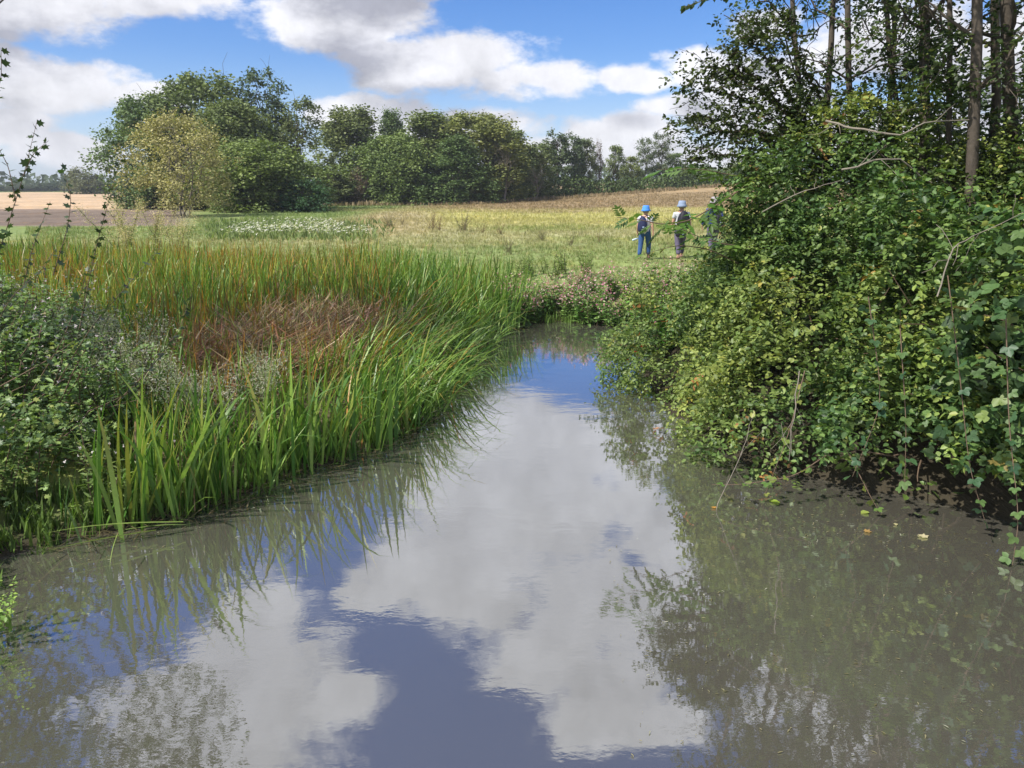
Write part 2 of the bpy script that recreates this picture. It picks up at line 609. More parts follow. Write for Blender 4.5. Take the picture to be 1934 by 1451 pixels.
mg, t = new_mat('ground_earth')
at = t.n('ShaderNodeAttribute', {'attribute_name': 'Tint'})
pos = t.n('ShaderNodeNewGeometry').outputs['Position']
st_ = t.n('ShaderNodeMapping', {}, {'Vector': pos, 'Scale': (1, .35, 1)}).outputs[0]
n1 = t.noise(st_, 3.1, 6, 0.65)
n2 = t.noise(st_, .42, 5, 0.6)
v = t.m('MULTIPLY', t.m('MULTIPLY_ADD', n1, 1.1, .45), t.m('MULTIPLY_ADD', n2, .7, .65))
cc = t.n('ShaderNodeCombineXYZ', {}, {0: v, 1: v, 2: v}).outputs[0]
c = t.mix(1.0, at.outputs['Color'], cc, 'MULTIPLY')
c = t.mix(t.rng(t.noise(st_, .9, 4, .7), .52, .72), c, t.mix(1.0, c, (1.25, 1.05, .8), 'MULTIPLY'))
pp = t.n('ShaderNodeBsdfPrincipled', {}, {'Base Color': c, 'Roughness': .95, 'Specular IOR Level': .1})
bmp = t.n('ShaderNodeBump', {}, {'Height': n1, 'Strength': .8, 'Distance': .12})
mg.node_tree.links.new(bmp.outputs[0], pp.inputs['Normal'])
finish(mg, t, pp.outputs[0])
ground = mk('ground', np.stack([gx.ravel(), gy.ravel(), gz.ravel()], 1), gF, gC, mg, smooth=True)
prop(ground, kind='structure')

# water: murky river surface with small ripples
mw, t = new_mat('river_water')
pos = t.n('ShaderNodeNewGeometry').outputs['Position']
mp = t.n('ShaderNodeMapping', {}, {'Vector': pos, 'Scale': (.8, 1.35, 1)}).outputs[0]
r1 = t.noise(mp, 2.6, 3, .45)
r2 = t.noise(mp, 11.0, 3, .55)
calm = t.rng(t.noise(pos, .55, 2, .5), .36, .66, .16, 1.0)
hgt = t.m('MULTIPLY', t.m('ADD', r1, t.m('MULTIPLY', r2, .25)), calm)
bm = t.n('ShaderNodeBump', {}, {'Height': hgt, 'Strength': .36, 'Distance': .007})
mud = t.mix(t.noise(pos, .7, 5, .6), (.070, .066, .052), (.092, .087, .070))
dif = t.n('ShaderNodeBsdfDiffuse', {}, {'Color': mud})
gl = t.n('ShaderNodeBsdfGlossy', {}, {'Color': (.93, .96, 1, 1), 'Roughness': .015, 'Normal': bm.outputs[0]})
fr = t.n('ShaderNodeFresnel', {}, {'IOR': 1.33, 'Normal': bm.outputs[0]}).outputs[0]
fac = t.m('ADD', t.m('MULTIPLY', t.m('POWER', fr, .5), .92), .17, clamp=True)
mx = t.n('ShaderNodeMixShader', {}, {0: fac, 1: dif.outputs[0], 2: gl.outputs[0]})
finish(mw, t, mx.outputs[0])
wx_, wy_ = np.meshgrid(np.linspace(-9, 24, 34), np.linspace(-14, 26, 41))
i_, j_ = np.meshgrid(np.arange(40), np.arange(33), indexing='ij')
k_ = (i_ * 34 + j_).ravel()
water = mk('river_water', np.stack([wx_.ravel(), wy_.ravel(), np.zeros(wx_.size)], 1), np.stack([k_, k_ + 1, k_ + 35, k_ + 34], 1), None, mw, smooth=True)
prop(water, kind='structure')


# ------------------------------------------------------------------ trees of the middle distance
def tree_mesh(seed, H, Wd, cb=.12, ncl=80, nleaf=75, ls=.24, cr=.17, cols=((.05, .085, .022), (.085, .12, .03)), shape='round', trunk_r=.18,
              air=0.0, bark=None, limbs=True, stems=1, T=T_RHOMB):
    """returns (trunk object, crown object), unlinked; canopy of leaf clumps carried by limbs"""
    r = np.random.default_rng(seed)
    cl = []
    while len(cl) < ncl:
        z = r.random()
        if shape == 'round':
            w_ = math.sqrt(max(0.02, 1 - (2 * z - .75) ** 2 / 1.7))
        elif shape == 'column':
            w_ = .95 * (1 - .55 * z ** 2.2)
        elif shape == 'cone':
            w_ = 1.05 - .85 * z
        else:                                   # fan: narrow foot, wide top
            w_ = (.25 + .85 * math.sin(min(z * 1.25, 1) * 1.65)) * (1 if z < .75 else 1.25 - z * .33)
        a = r.random() * 2 * math.pi
        q = math.sqrt(r.random()) * .55 + .45 * r.random() ** .4
        q = min(q, 1.0)
        rad = q * w_ * Wd / 2 * (1 + .18 * math.sin(a * 3 + seed) + .12 * math.sin(a * 5 + z * 7 + seed * 2))
        cl.append((math.cos(a) * rad, math.sin(a) * rad, H * (cb + (1 - cb) * z * .97)))
    cl = np.array(cl)
    mb = MB()
    rad = Wd * cr * (.55 + .8 * r.random(ncl))
    N = ncl * nleaf
    ci = np.repeat(np.arange(ncl), nleaf)
    dv = norm(r.normal(size=(N, 3)))
    rr = rad[ci] * (r.random(N) ** .42) * (1 + .25 * r.normal(size=N))
    P = cl[ci] + dv * rr[:, None] * np.array((1, 1, .95))
    P[:, 2] = np.maximum(P[:, 2], .05)
    keep = P[:, 2] < H * 1.12
    if air:
        keep &= r.random(N) > air
    P, dv, ci = P[keep], dv[keep], ci[keep]
    n = len(P)
    nrm = norm(dv * .8 + np.array((0, 0, .7)) + r.normal(size=(n, 3)) * .45)
    Yd = norm(r.normal(size=(n, 3)) + dv * .5 + np.array((0, 0, -.25)))
    X, Y, Z = frames(Yd, nrm)
    c0, c1 = np.array(cols[0]), np.array(cols[1])
    tcl = r.random(ncl)
    tt = np.clip(tcl[ci] * .75 + .35 * r.random(n) - .05, 0, 1)[:, None]
    C = (c0 + (c1 - c0) * tt) * (.8 + .4 * r.random((n, 1)))
    scatter(mb, T, P, X, Y, Z, ls * (.6 + .8 * r.random(n)), C, .15)
    crown = mb.build('crown', M_TREE, link=False)
    tb = MB()
    tops = []
    for s in range(stems):
        off = np.array((0, 0, 0)) if stems == 1 else np.array((r.normal() * .25, r.normal() * .25, 0))
        lean = r.normal(size=2) * (.04 if stems == 1 else .16)
        tp = np.array((lean[0] * H, lean[1] * H, H * .86))
        pts = bend(off, tp, 8, .18, r=r)
        k = 1 if stems == 1 else .55
        tube(tb, pts, np.linspace(trunk_r * k, trunk_r * .15 * k, 8), 7)
        tops.append(pts)
    if limbs:
        for c_ in cl[:: max(1, ncl // 34)]:
            pts = tops[r.integers(len(tops))]
            j = int(np.clip(np.searchsorted(pts[:, 2], c_[2] * .72) - 1, 0, 6))
            tube(tb, bend(pts[j], c_, 5, .3, .04, r=r), np.linspace(trunk_r * .3, trunk_r * .06, 5), 4)
            for q in range(2):
                tube(tb, bend(c_, c_ + r.normal(size=3) * Wd * .1 + np.array((0, 0, Wd * .06)), 4, .3, r=r), np.linspace(trunk_r * .09, .008, 4), 3)
    trunk = tb.build('trunk', bark or M_BARK, link=False, smooth=True)
    return trunk, crown


def proto(*a, **k):
    return tree_mesh(*a, **k)


GREEN = ((.09, .13, .048), (.18, .225, .08))
BLUISH = ((.07, .105, .05), (.125, .17, .08))
OLIVE = ((.105, .145, .05), (.21, .25, .085))
PALE = ((.10, .125, .06), (.17, .19, .09))
PR = {
    'poplar1': proto(31, 11, 7.5, .0, 220, 90, .19, .10, OLIVE, 'cone', .2),
    'poplar2': proto(32, 11, 7.5, .0, 220, 90, .19, .10, GREEN, 'cone', .2),
    'broad1': proto(11, 11, 9, .03, 230, 125, .22, .10, GREEN, 'round', .22),
    'broad2': proto(12, 11, 8, .05, 220, 125, .22, .105, OLIVE, 'round', .22),
    'dense': proto(13, 8, 9, .0, 240, 115, .21, .095, OLIVE, 'round', .18),
    'tall1': proto(14, 11, 6, .02, 190, 115, .22, .125, GREEN, 'column', .2),
    'tall2': proto(15, 11, 6, .04, 190, 115, .22, .125, OLIVE, 'column', .2),
    'airy': proto(16, 12, 6, .1, 90, 85, .21, .105, BLUISH, 'column', .17, .12),
    'slim': proto(17, 9, 4, .03, 70, 90, .22, .15, BLUISH, 'column', .13),
    'slim2': proto(18, 9, 4.2, .03, 65, 90, .22, .15, GREEN, 'round', .12),
    'shrub': proto(19, 3.2, 4, .0, 60, 80, .16, .14, BLUISH, 'round', .07, stems=3),
    'far': proto(20, 10, 11, .0, 60, 60, .5, .14, PALE, 'round', .2),
    'willow': proto(21, 7.4, 7.0, .10, 240, 62, .14, .085, ((.26, .25, .095), (.42, .40, .17)), 'round', .12, .28, M_BARKL, True, 5),
    'bare': proto(22, 8.5, 3.6, .3, 40, 7, .13, .12, ((.1, .09, .05), (.14, .12, .06)), 'column', .12, .3, M_BARKL),
    'brown': proto(23, 6, 4.5, .0, 60, 60, .16, .13, ((.14, .11, .075), (.2, .16, .105)), 'column', .08, .25, M_BARKL, stems=3),
}


def plant_tree(name, kind, u, vtop, y, wpx, label, cat='tree', group=None, tint=(1, 1, 1), wide=None, zb=None):
    base = Q(u, 380, y)
    x = base[0]
    z = float(height(np.array([x]), np.array([float(y)]))[0]) if zb is None else zb
    topz = Q(u, vtop, y)[2]
    tr, cr = PR[kind]
    bb = np.array(cr.bound_box)
    h0 = bb[:, 2].max()
    w0 = (bb[:, 0].max() - bb[:, 0].min()) * .5 + (bb[:, 1].max() - bb[:, 1].min()) * .5
    sz = (topz - z) / h0 * 1.05
    sw = wpx / 1453 * y / w0 * (1.45 if 640 < u < 1010 and kind not in ('bare', 'brown') else 1.3)
    o = empty(name, (x, y, z - .05), random.random() * 6.28)
    o.scale = (sw, sw, sz)
    for p_ in (tr, cr):
        c_ = p_.copy()
        coll().objects.link(c_)
        c_.parent = o
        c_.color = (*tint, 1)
    prop(o, label, cat, group)
    return o


TREES = [
    # name, kind, u, vtop, y, width px, label, tint
    ('tree', 'broad1', 300, 178, 80, 175, 'dark broad tree at the left end of the big grove behind the yellow willow', (.95, 1, 1)),
    ('tree', 'broad1', 395, 136, 82, 215, 'tallest rounded dark green tree of the left grove', (1, 1, .95)),
    ('tree', 'broad2', 450, 190, 78, 170, 'olive green tree filling the middle of the left grove', (1, 1, 1)),
    ('tree', 'airy', 512, 136, 84, 110, 'tall airy tree with see-through bluish crown above the left grove', (.9, 1, 1.15)),
    ('tree', 'airy', 578, 190, 80, 105, 'thin crowned brownish green tree at the right edge of the left grove', (1.25, 1.1, .9)),
    ('tree', 'dense', 490, 262, 72, 235, 'low billowing light green tree in front of the left grove, leafy to the grass', (1.0, 1.1, .95)),
    ('shrub', 'shrub', 575, 335, 70, 100, 'dark glossy bush at the foot of the left grove beside the track', (.6, .85, .7)),
    ('shrub', 'shrub', 535, 318, 71, 90, 'bright yellow-green bush left of the dark bush at the grove foot', (1.9, 1.9, 1.1)),
    ('tree', 'slim', 625, 320, 95, 80, 'small grey green tree in the gap between the two groves', (1.2, 1.1, .9)),
    ('tree', 'tall1', 668, 203, 104, 125, 'tall dark tree with pointed top at the left end of the central wood', (1, 1, 1)),
    ('dead_shrub', 'brown', 684, 312, 97, 48, 'brown half-dead bush standing before the left end of the central wood', (1, 1, 1)),
    ('tree', 'poplar2', 745, 206, 108, 95, 'tall narrow dark tree behind the left part of the central wood', (.95, 1, 1)),
    ('tree', 'dense', 750, 250, 99, 150, 'rounded bright green tree at the left front of the central wood', (1, 1.05, .9)),
    ('tree', 'poplar1', 815, 213, 102, 175, 'broad olive tree, left of the two crowns in the middle of the wood', (1, 1.03, .95)),
    ('tree', 'broad2', 898, 212, 103, 170, 'broad yellowish tree forming the right crown in the middle of the wood', (1.12, 1.05, .9)),
    ('tree', 'poplar2', 862, 255, 97, 130, 'lower green tree bulging forward at the foot of the central wood', (.9, .98, .9)),
    ('tree', 'tall2', 958, 246, 108, 95, 'olive tree stepping down at the right side of the central wood', (1, 1, 1)),
    ('tree', 'tall1', 995, 272, 110, 80, 'dark tree at the low right end of the central wood', (1, 1.02, .9)),
    ('bare_tree', 'bare', 952, 268, 99, 48, 'pale bare tree without leaves before the central wood', (1, 1, 1)),
    ('bare_tree', 'bare', 1010, 312, 104, 36, 'shorter bare grey tree right of the leafless pale one', (1, 1, 1)),
    ('tree', 'slim', 1052, 246, 118, 58, 'tall slim tree, first of the open row right of the wood', (1, 1, 1)),
    ('tree', 'slim2', 1026, 272, 114, 52, 'small dark tree between the wood and the open tree row', (1, 1, 1)),
    ('tree', 'slim', 1084, 250, 120, 46, 'slim tree with ragged top, second tall one of the open row', (1, 1, 1)),
    ('tree', 'slim2', 1104, 264, 122, 50, 'bushy slim tree left of the dead brown tree in the row', (1, 1, 1)),
    ('dead_tree', 'brown', 1129, 262, 123, 20, 'dead brown narrow tree in the open tree row', (.8, .75, .7)),
    ('tree', 'slim2', 1160, 276, 126, 44, 'small round topped tree right of the dead brown tree', (1, 1.05, 1)),
    ('tree', 'slim2', 1190, 296, 129, 40, 'low pale tree between two taller ones in the row', (1.5, 1.4, 1.2)),
    ('tree', 'airy', 1215, 262, 132, 44, 'airy twin-topped tree, left half, near the right end of the row', (1.2, 1.1, 1)),
    ('tree', 'airy', 1243, 252, 133, 46, 'airy grey green tree, tallest near the right end of the row', (1.2, 1.1, 1)),
    ('tree', 'slim2', 1272, 290, 136, 50, 'low rounded tree just left of the bramble tip at the row end', (1.1, 1.1, 1)),
    ('tree', 'shrub', 1320, 312, 140, 95, 'low wide tree on the skyline behind the walkers', (1.3, 1.3, 1)),
    ('tree', 'shrub', 1400, 300, 142, 110, 'low wide olive tree on the skyline glimpsed through the thicket edge', (1.5, 1.3, 1)),
]
for (nm, kd, u, vt, y, wp, lb, tn) in TREES:
    plant_tree(nm, kd, u, vt, y, wp, lb, cat=('bush' if 'shrub' in nm else 'tree'), group='trees of the woodland edge', tint=tn)
plant_tree('willow_tree', 'willow', 350, 210, 60, 190, 'yellow leaved willow with pale forking stems before the left grove', cat='tree')
for k, (u, vt, wp) in enumerate([(25, 344, 60), (62, 342, 55), (98, 343, 50), (128, 336, 50), (165, 314, 55), (192, 336, 50), (222, 340, 60), (245, 338, 60)]):
    lb = ['left edge tree of the far hazy tree line', 'second low tree of the far hazy line beyond the stubble', 'low bluish tree in the middle of the far hazy line', 'flat topped far tree left of the tall pale one',
          'tall pale far tree standing out of the hazy line', 'pale far tree just right of the tall pale one', 'far tree half behind a thin dark shoot', 'far tree touching the edge of the yellow willow'][k]
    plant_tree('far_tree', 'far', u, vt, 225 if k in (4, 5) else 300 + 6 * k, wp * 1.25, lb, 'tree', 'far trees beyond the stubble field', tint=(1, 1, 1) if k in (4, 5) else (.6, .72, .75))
mb = MB()
N = 5200
xx = rng.uniform(-420, 260, N)
yy = 345 + rng.normal(size=N) * 12
kk = rng.random(N)
hh = 4.5 + 3 * fbm(xx * .03, yy * 0 + 3)
P = np.stack([xx, yy, height(xx, yy) + kk * hh], 1)
X, Y, Z = frames(norm(rng.normal(size=(N, 3))), norm(rng.normal(size=(N, 3)) + np.array((0, -.6, .8))))
scatter(mb, T_RHOMB, P, X, Y, Z, 1.6 + 1.6 * rng.random(N), np.array((.055, .08, .04)) * (.7 + .6 * rng.random((N, 1))), .2)
prop(mb.build('far_woodland', M_TREE), 'distant belt of low woodland along the horizon', 'woodland', kind='stuff')

# hedge-bottom growth under the wood: tall dry grass and dark undergrowth
mb = MB()
N = 3600
uu = rng.uniform(600, 1420, N)
base_y = np.interp(uu, [600, 700, 900, 1050, 1300, 1420], [93, 94, 94, 107, 126, 134])
yy = base_y + rng.uniform(-1.5, 3.5, N)
xx = (uu - 967) / 1453 * yy * 1.0
P = np.stack([xx, yy, height(xx, yy) - .05], 1)
Yd = norm(rng.normal(size=(N, 3)) * .22 + np.array((0, 0, 1)))
X, Y, Z = frames(Yd, norm(rng.normal(size=(N, 3))))
scatter(mb, T_LANCE, P, X, Y, Z, .25 + .75 * rng.random(N) * fbm(xx * .3, yy * .3), np.array((.3, .235, .145)) * (.6 + .6 * rng.random((N, 1))), .2, wx=1.3)
prop(mb.build('tall_dry_grass', M_GRASS), 'tall dry brown grass along the foot of the wood', 'grass', kind='stuff')
mb = MB()
N = 15000
uu = rng.uniform(610, 1430, N)
base_y = np.interp(uu, [600, 700, 900, 1050, 1300, 1420], [97, 97, 98, 112, 132, 140])
yy = base_y + rng.uniform(-1.0, 6, N)
xx = (uu - 967) / 1453 * yy
hh = 1.2 + 2.6 * fbm(uu * .05, uu * 0 + 1)
P = np.stack([xx, yy, height(xx, yy) + rng.random(N) ** 1.2 * hh], 1)
X, Y, Z = frames(norm(rng.normal(size=(N, 3))), norm(rng.normal(size=(N, 3)) * .6 + np.array((0, -.3, .9))))
scatter(mb, T_RHOMB, P, X, Y, Z, .25 + .2 * rng.random(N), np.array((.075, .11, .035)) * (.6 + .9 * rng.random((N, 1))), .2)
prop(mb.build('undergrowth', M_TREE), 'dark tangled undergrowth under the wood and the tree row', 'undergrowth', kind='stuff')

# ------------------------------------------------------------------ meadow grass
def tuft_template(n, seed):
    r = np.random.default_rng(seed)
    V, F = [], []
    for i in range(n):
        a = r.random() * 6.28
        o = r.normal(size=2) * .28
        l = r.uniform(.1, .45)
        h = r.uniform(.55, 1.0)
        wd = .045
        dx, dy = math.cos(a), math.sin(a)
        b = len(V)
        V += [(o[0] - dy * wd, o[1] + dx * wd, 0), (o[0] + dy * wd, o[1] - dx * wd, 0), (o[0] + dx * l * .35 + dy * wd * .7, o[1] + dy * l * .35 - dx * wd * .7, h * .6),
              (o[0] + dx * l * .35 - dy * wd * .7, o[1] + dy * l * .35 + dx * wd * .7, h * .6), (o[0] + dx * l, o[1] + dy * l, h)]
        F += [(b, b + 1, b + 2), (b, b + 2, b + 3), (b + 3, b + 2, b + 4)]
    return np.array(V), np.array(F)


def place_tufts(mb, x, y, size, col, T):
    n = len(x)
    P = np.stack([x, y, height(x, y) - .02], 1)
    a = rng.random(n) * 6.28
    X = np.stack([np.cos(a), np.sin(a), 0 * a], 1)
    Y = np.stack([-np.sin(a), np.cos(a), 0 * a], 1)
    Z = np.tile((0., 0., 1.), (n, 1))
    scatter(mb, T, P, X, Y, Z, size, col, .25)


mb = MB()
for k in range(4):
    T = tuft_template(7, 50 + k)
    n = 9500
    y = 17 + 38 * rng.random(n) ** 1.25
    x = rng.uniform(-.62, .42, n) * y
    d, rd = sdist(x, y, RIVER), sdist(x, y, REEDS)
    ok = (d > .35) & (rd > .2) & ((x > -.40 * y) | (y < 44))
    x, y = x[ok], y[ok]
    c = gcol(x, y)
    st2 = rng.random(len(x)) < .32
    c[st2] = c[st2] * .35 + np.array((.36, .32, .18)) * .65
    c = c * (.85 + .6 * rng.random((len(x), 1)))
    place_tufts(mb, x, y, (.06 + .13 * rng.random(len(x))) * (1 + (y - 17) * .014) * (.75 + .25 * sstep(y, 24, 30)), c, T)
for k in range(2):
    T = tuft_template(7, 60 + k)
    n = 9000
    y = 50 + 62 * rng.random(n)
    x = rng.uniform(-.34, .42, n) * y
    c = gcol(x, y) * (.65 + .7 * rng.random((n, 1)))
    place_tufts(mb, x, y, .14 + .17 * rng.random(n), c * 1.15, T)
# left bank herbage between the shrub and the reeds
T = tuft_template(9, 70)
n = 7000
x = rng.uniform(-14, -3.2, n)
y = rng.uniform(4.8, 22, n)
d, rd = sdist(x, y, RIVER), sdist(x, y, REEDS)
ok = (d > .15) & (rd > 0)
x, y = x[ok], y[ok]
c = np.array((.11, .165, .04)) * (.6 + .8 * rng.random((len(x), 1)))
place_tufts(mb, x, y, .16 + .2 * rng.random(len(x)), c, T)
T = tuft_template(9, 71)
n = 9000
x = rng.uniform(-6, 6.5, n)
y = rng.uniform(3.5, 19, n)
d = sdist(x, y, RIVER)
ok = (d > -.08) & (d < .75) & ((x < 0) | (y > 16.3))
x, y = x[ok], y[ok]
place_tufts(mb, x, y, .14 + .2 * rng.random(len(x)), np.array((.11, .18, .04)) * (.5 + .8 * rng.random((len(x), 1))), T)
prop(mb.build('meadow_grass', M_GRASS), 'green and straw coloured grass of the riverside meadow', 'grass', kind='stuff')

# white flowering umbels beyond the reeds
mb = MB()
n = 2100
y = rng.uniform(32, 43, n)
u = rng.uniform(415, 715, n)
x = (u - 967) / 1453 * y * 1.0
cl_ = fbm(x * .55, y * .4)
ok = (cl_ + .25 * rng.random(n) > .55 + .25 * sstep(-u, -560, -400)) & (u < 720 - (y - 32) * 9)
x, y = x[ok], y[ok]
n = len(x)
z = height(x, y) + .35 + .3 * rng.random(n)
P = np.stack([x, y, z], 1)
X, Y, Z = frames(norm(rng.normal(size=(n, 3)) * np.array((1, 1, .2))), norm(rng.normal(size=(n, 3)) * .3 + np.array((0, -.2, 1))))
scatter(mb, T_FLOWER, P, X, Y, Z, .06 + .09 * rng.random(n), np.array((.60, .60, .53)), .15)
prop(mb.build('white_umbel_flowers', M_FLOWER), 'patch of white flowering umbels behind the reed bed', 'flowers', kind='stuff')
mb = MB()
n = 5500
y = rng.uniform(31, 52, n)
u = rng.uniform(385, 760, n)
x = (u - 967) / 1453 * y
ok = rng.random(n) < sstep(u, 385, 440) * (1 - sstep(u, 640, 760)) * sstep(y, 31, 33) * (1 - sstep(y, 42, 52)) * (.3 + fbm(x * .5, y * .5))
x, y = x[ok], y[ok]
n = len(x)
P = np.stack([x, y, height(x, y) + .05], 1)
X, Y, Z = frames(norm(rng.normal(size=(n, 3)) * .35 + np.array((0, 0, 1))), norm(rng.normal(size=(n, 3))))
scatter(mb, T_LANCE, P, X, Y, Z, .12 + .28 * rng.random(n), np.array((.19, .245, .10)) * (.7 + .6 * rng.random((n, 1))), .2)
prop(mb.build('umbel_stalks', M_GRASS), 'green stalks and leaves under the white umbels', 'plants', kind='stuff')

# ------------------------------------------------------------------ reeds
def blades(mb, P, L, lean, az_, droop, wid, C0, C1, seg=5, fold=0.0, kink=None):
    """arching ribbons: P base, L length, lean start tilt, az_ lean azimuth, droop bend at the tip"""
    n = len(P)
    s = np.linspace(0, 1, seg + 1)
    ang = lean[:, None] + droop[:, None] * s[None, :] ** 1.8
    if kink is not None:
        ang = ang + kink[0][:, None] * (s[None, :] > kink[1][:, None])
    dz = np.cos(ang)
    dh = np.sin(ang)
    st = (L / seg)[:, None]
    H = np.concatenate([np.zeros((n, 1)), np.cumsum((dh * st)[:, :-1], 1)], 1)
    Zz = np.concatenate([np.zeros((n, 1)), np.cumsum((dz * st)[:, :-1], 1)], 1)
    ca, sa = np.cos(az_), np.sin(az_)
    cx = P[:, 0:1] + H * ca[:, None]
    cy = P[:, 1:2] + H * sa[:, None]
    cz = np.maximum(P[:, 2:3] + Zz, .012 + .02 * rng.random((n, 1)))
    tw = az_ + math.pi / 2 + rng.normal(size=n) * .7
    wx, wy = np.cos(tw), np.sin(tw)
    prof = wid[:, None] * (1 - s[None, :] ** 3) * (.75 + .5 * s[None, :] * (1 - s[None, :]) * 2)
    prof[:, -1] = 0
    Lx = np.stack([cx - wx[:, None] * prof, cy - wy[:, None] * prof, cz], -1)
    Rx = np.stack([cx + wx[:, None] * prof, cy + wy[:, None] * prof, cz], -1)
    V = np.empty((n, 2 * seg + 1, 3))
    V[:, 0:2 * seg:2] = Lx[:, :seg]
    V[:, 1:2 * seg:2] = Rx[:, :seg]
    V[:, 2 * seg] = np.stack([cx[:, -1], cy[:, -1], cz[:, -1]], -1)
    q = np.array([(2 * i, 2 * i + 1, 2 * i + 3, 2 * i + 2) for i in range(seg - 1)])
    tr = np.array([(2 * seg - 2, 2 * seg - 1, 2 * seg)])
    off = (np.arange(n) * (2 * seg + 1))[:, None, None]
    sv_ = np.concatenate([np.repeat(s[:seg], 2), [1.0]])
    C = C0[:, None, :] + (C1 - C0)[:, None, :] * (sv_ ** 2.2)[None, :, None]
    mb.add(V.reshape(-1, 3), [(q[None] + off).reshape(-1, 4), (tr[None] + off).reshape(-1, 3)], C.reshape(-1, 3))


n = 66000
x = rng.uniform(-24, .5, n)
y = rng.uniform(6.6, 27.2, n)
ok = (sdist(x, y, REEDS) < 0.22) & (sdist(x, y, RIVER) > -.12)
x, y = x[ok], y[ok]
# clumpy density
cl1 = np.round(x * 3 + vnoise(x * 2, y * 2) * 2) / 3
cd = fbm(x * 3.2, y * 3.2, 2) * .8 + .2 * fbm(x, y)
dx_, dy_ = (x + 3.85) / 1.5, (y - 12.6) / 3.2
hollow = np.clip(1.3 * np.exp(-(dx_ ** 2 + dy_ ** 2) ** 2), 0, 1)
dist_bank = -sdist(x, y, RIVER) * -1
ok = (rng.random(len(x)) < np.clip((cd - .28) * 3.2, .08, 1)) & (rng.random(len(x)) > hollow * .74)
x, y, hollow, dist_bank = x[ok], y[ok], hollow[ok], dist_bank[ok]
n = len(x)
print('reeds', n)
bank = 1 - sstep(dist_bank, .1, 1.8)
L = (.95 + .55 * rng.random(n)) * (.86 + .3 * fbm(x * .7, y * .7)) * (1 - .38 * hollow)
L = L * (1 - .32 * (1 - sstep(y, 8.2, 10.2)) * sstep(-x, 1.9, 2.6))
mid = sstep(y, 8.2, 10) * (1 - sstep(y, 14, 16.5)) * sstep(x, -3.2, -1.9)
lean = np.abs(rng.normal(size=n) * .22) + .16 * bank * mid + .22 * mid
az_ = rng.random(n) * 6.28
toR = rng.random(n) < np.clip(.25 + .75 * mid, 0, 1)
az_ = np.where(toR, rng.normal(size=n) * .85 - .15, az_)
droop = np.abs(rng.normal(size=n)) * .42 + .75 * mid + .5 * bank * mid * rng.random(n) + (rng.random(n) < .12 + .2 * mid) * rng.uniform(.8, 2.0, n)
gr = np.array((.05, .135, .02))
g2 = np.array((.24, .37, .07))
C0 = gr + (g2 - gr) * rng.random((n, 1))
yel = sstep(-x, 2.0, 5.0) * sstep(y, 11.5, 15) * (1 - sstep(y, 22.5, 26)) * (1 - .6 * sstep(-x, 12, 18))
yel = np.clip(yel * (2.6 * (fbm(x * .55 + 7, y * .55) - .25)), 0, 1) * (1 - .7 * sstep(-x, 10, 14))
r_ = rng.random(n)
yel = np.maximum(yel, .75 * np.exp(-((x + 4.6) / 2.2) ** 2 - ((y - 13.2) / 3.2) ** 2))
isy = r_ < yel * .7
iso = r_ < yel * .28 + hollow * .25
isd = (rng.random(n) < .04 + .25 * hollow + .12 * yel)
C0[isy] = np.array((.31, .32, .05)) * (.7 + .5 * rng.random((isy.sum(), 1)))
C0[iso] = np.array((.42, .20, .04)) * (.6 + .6 * rng.random((iso.sum(), 1)))
C0[isd] = np.array((.24, .16, .085)) * (.6 + .6 * rng.random((isd.sum(), 1)))
C1 = C0 * np.array((1.15, 1.0, .9))
tipb = rng.random(n) < .12 + .25 * yel
C1[tipb] = np.array((.33, .2, .06))
P = np.stack([x, y, height(x, y) - .03], 1)
wid = (.0085 + .006 * rng.random(n)) * (1 + .05 * np.clip(y - 10, 0, 12))
mb = MB()
blades(mb, P, L, lean, az_, droop, wid, C0, C1, 5)
prop(mb.build('reed_bed', M_REED), 'dense bed of tall green and yellowing reeds on the left bank', 'reeds', kind='stuff')

# trampled dead reeds in the hollow
mb = MB()
n = 4200
a = rng.random(n) * 6.28
q = rng.random(n) ** .6 * (.6 + .8 * vnoise(np.cos(a) * 2.2 + 9, np.sin(a) * 2.2 + 9))
x = -3.85 + np.cos(a) * q * 1.75 + rng.normal(size=n) * .15
y = 12.9 + np.sin(a) * q * 3.5
ok = sdist(x, y, REEDS) < -.2
x, y = x[ok], y[ok]
n = len(x)
P = np.stack([x, y, height(x, y) + rng.random(n) * .38], 1)
C0 = np.array((.33, .235, .13)) * (.4 + .95 * rng.random((n, 1)))
pk = rng.random(n) < .42
C0[pk] = np.array((.25, .115, .065)) * (.7 + .6 * rng.random((pk.sum(), 1)))
gn = rng.random(n) < .18
C0[gn] = np.array((.2, .21, .06))
flat = rng.random(n) < .88
lean = np.where(flat, 1.25 + .4 * rng.normal(size=n) * .4, .35 * rng.random(n))
blades(mb, P, np.where(flat, .5 + .6 * rng.random(n), .25 + .3 * rng.random(n)), lean, np.where(rng.random(n) < .35, .2 + rng.normal(size=n) * .6, rng.random(n) * 6.28),
       rng.normal(size=n) * .5, .009 + .007 * rng.random(n), C0, C0 * 1.1, 3)
prop(mb.build('dead_reeds', M_REED), 'flattened dead brown reeds in the hollow of the reed bed', 'reeds', kind='stuff')

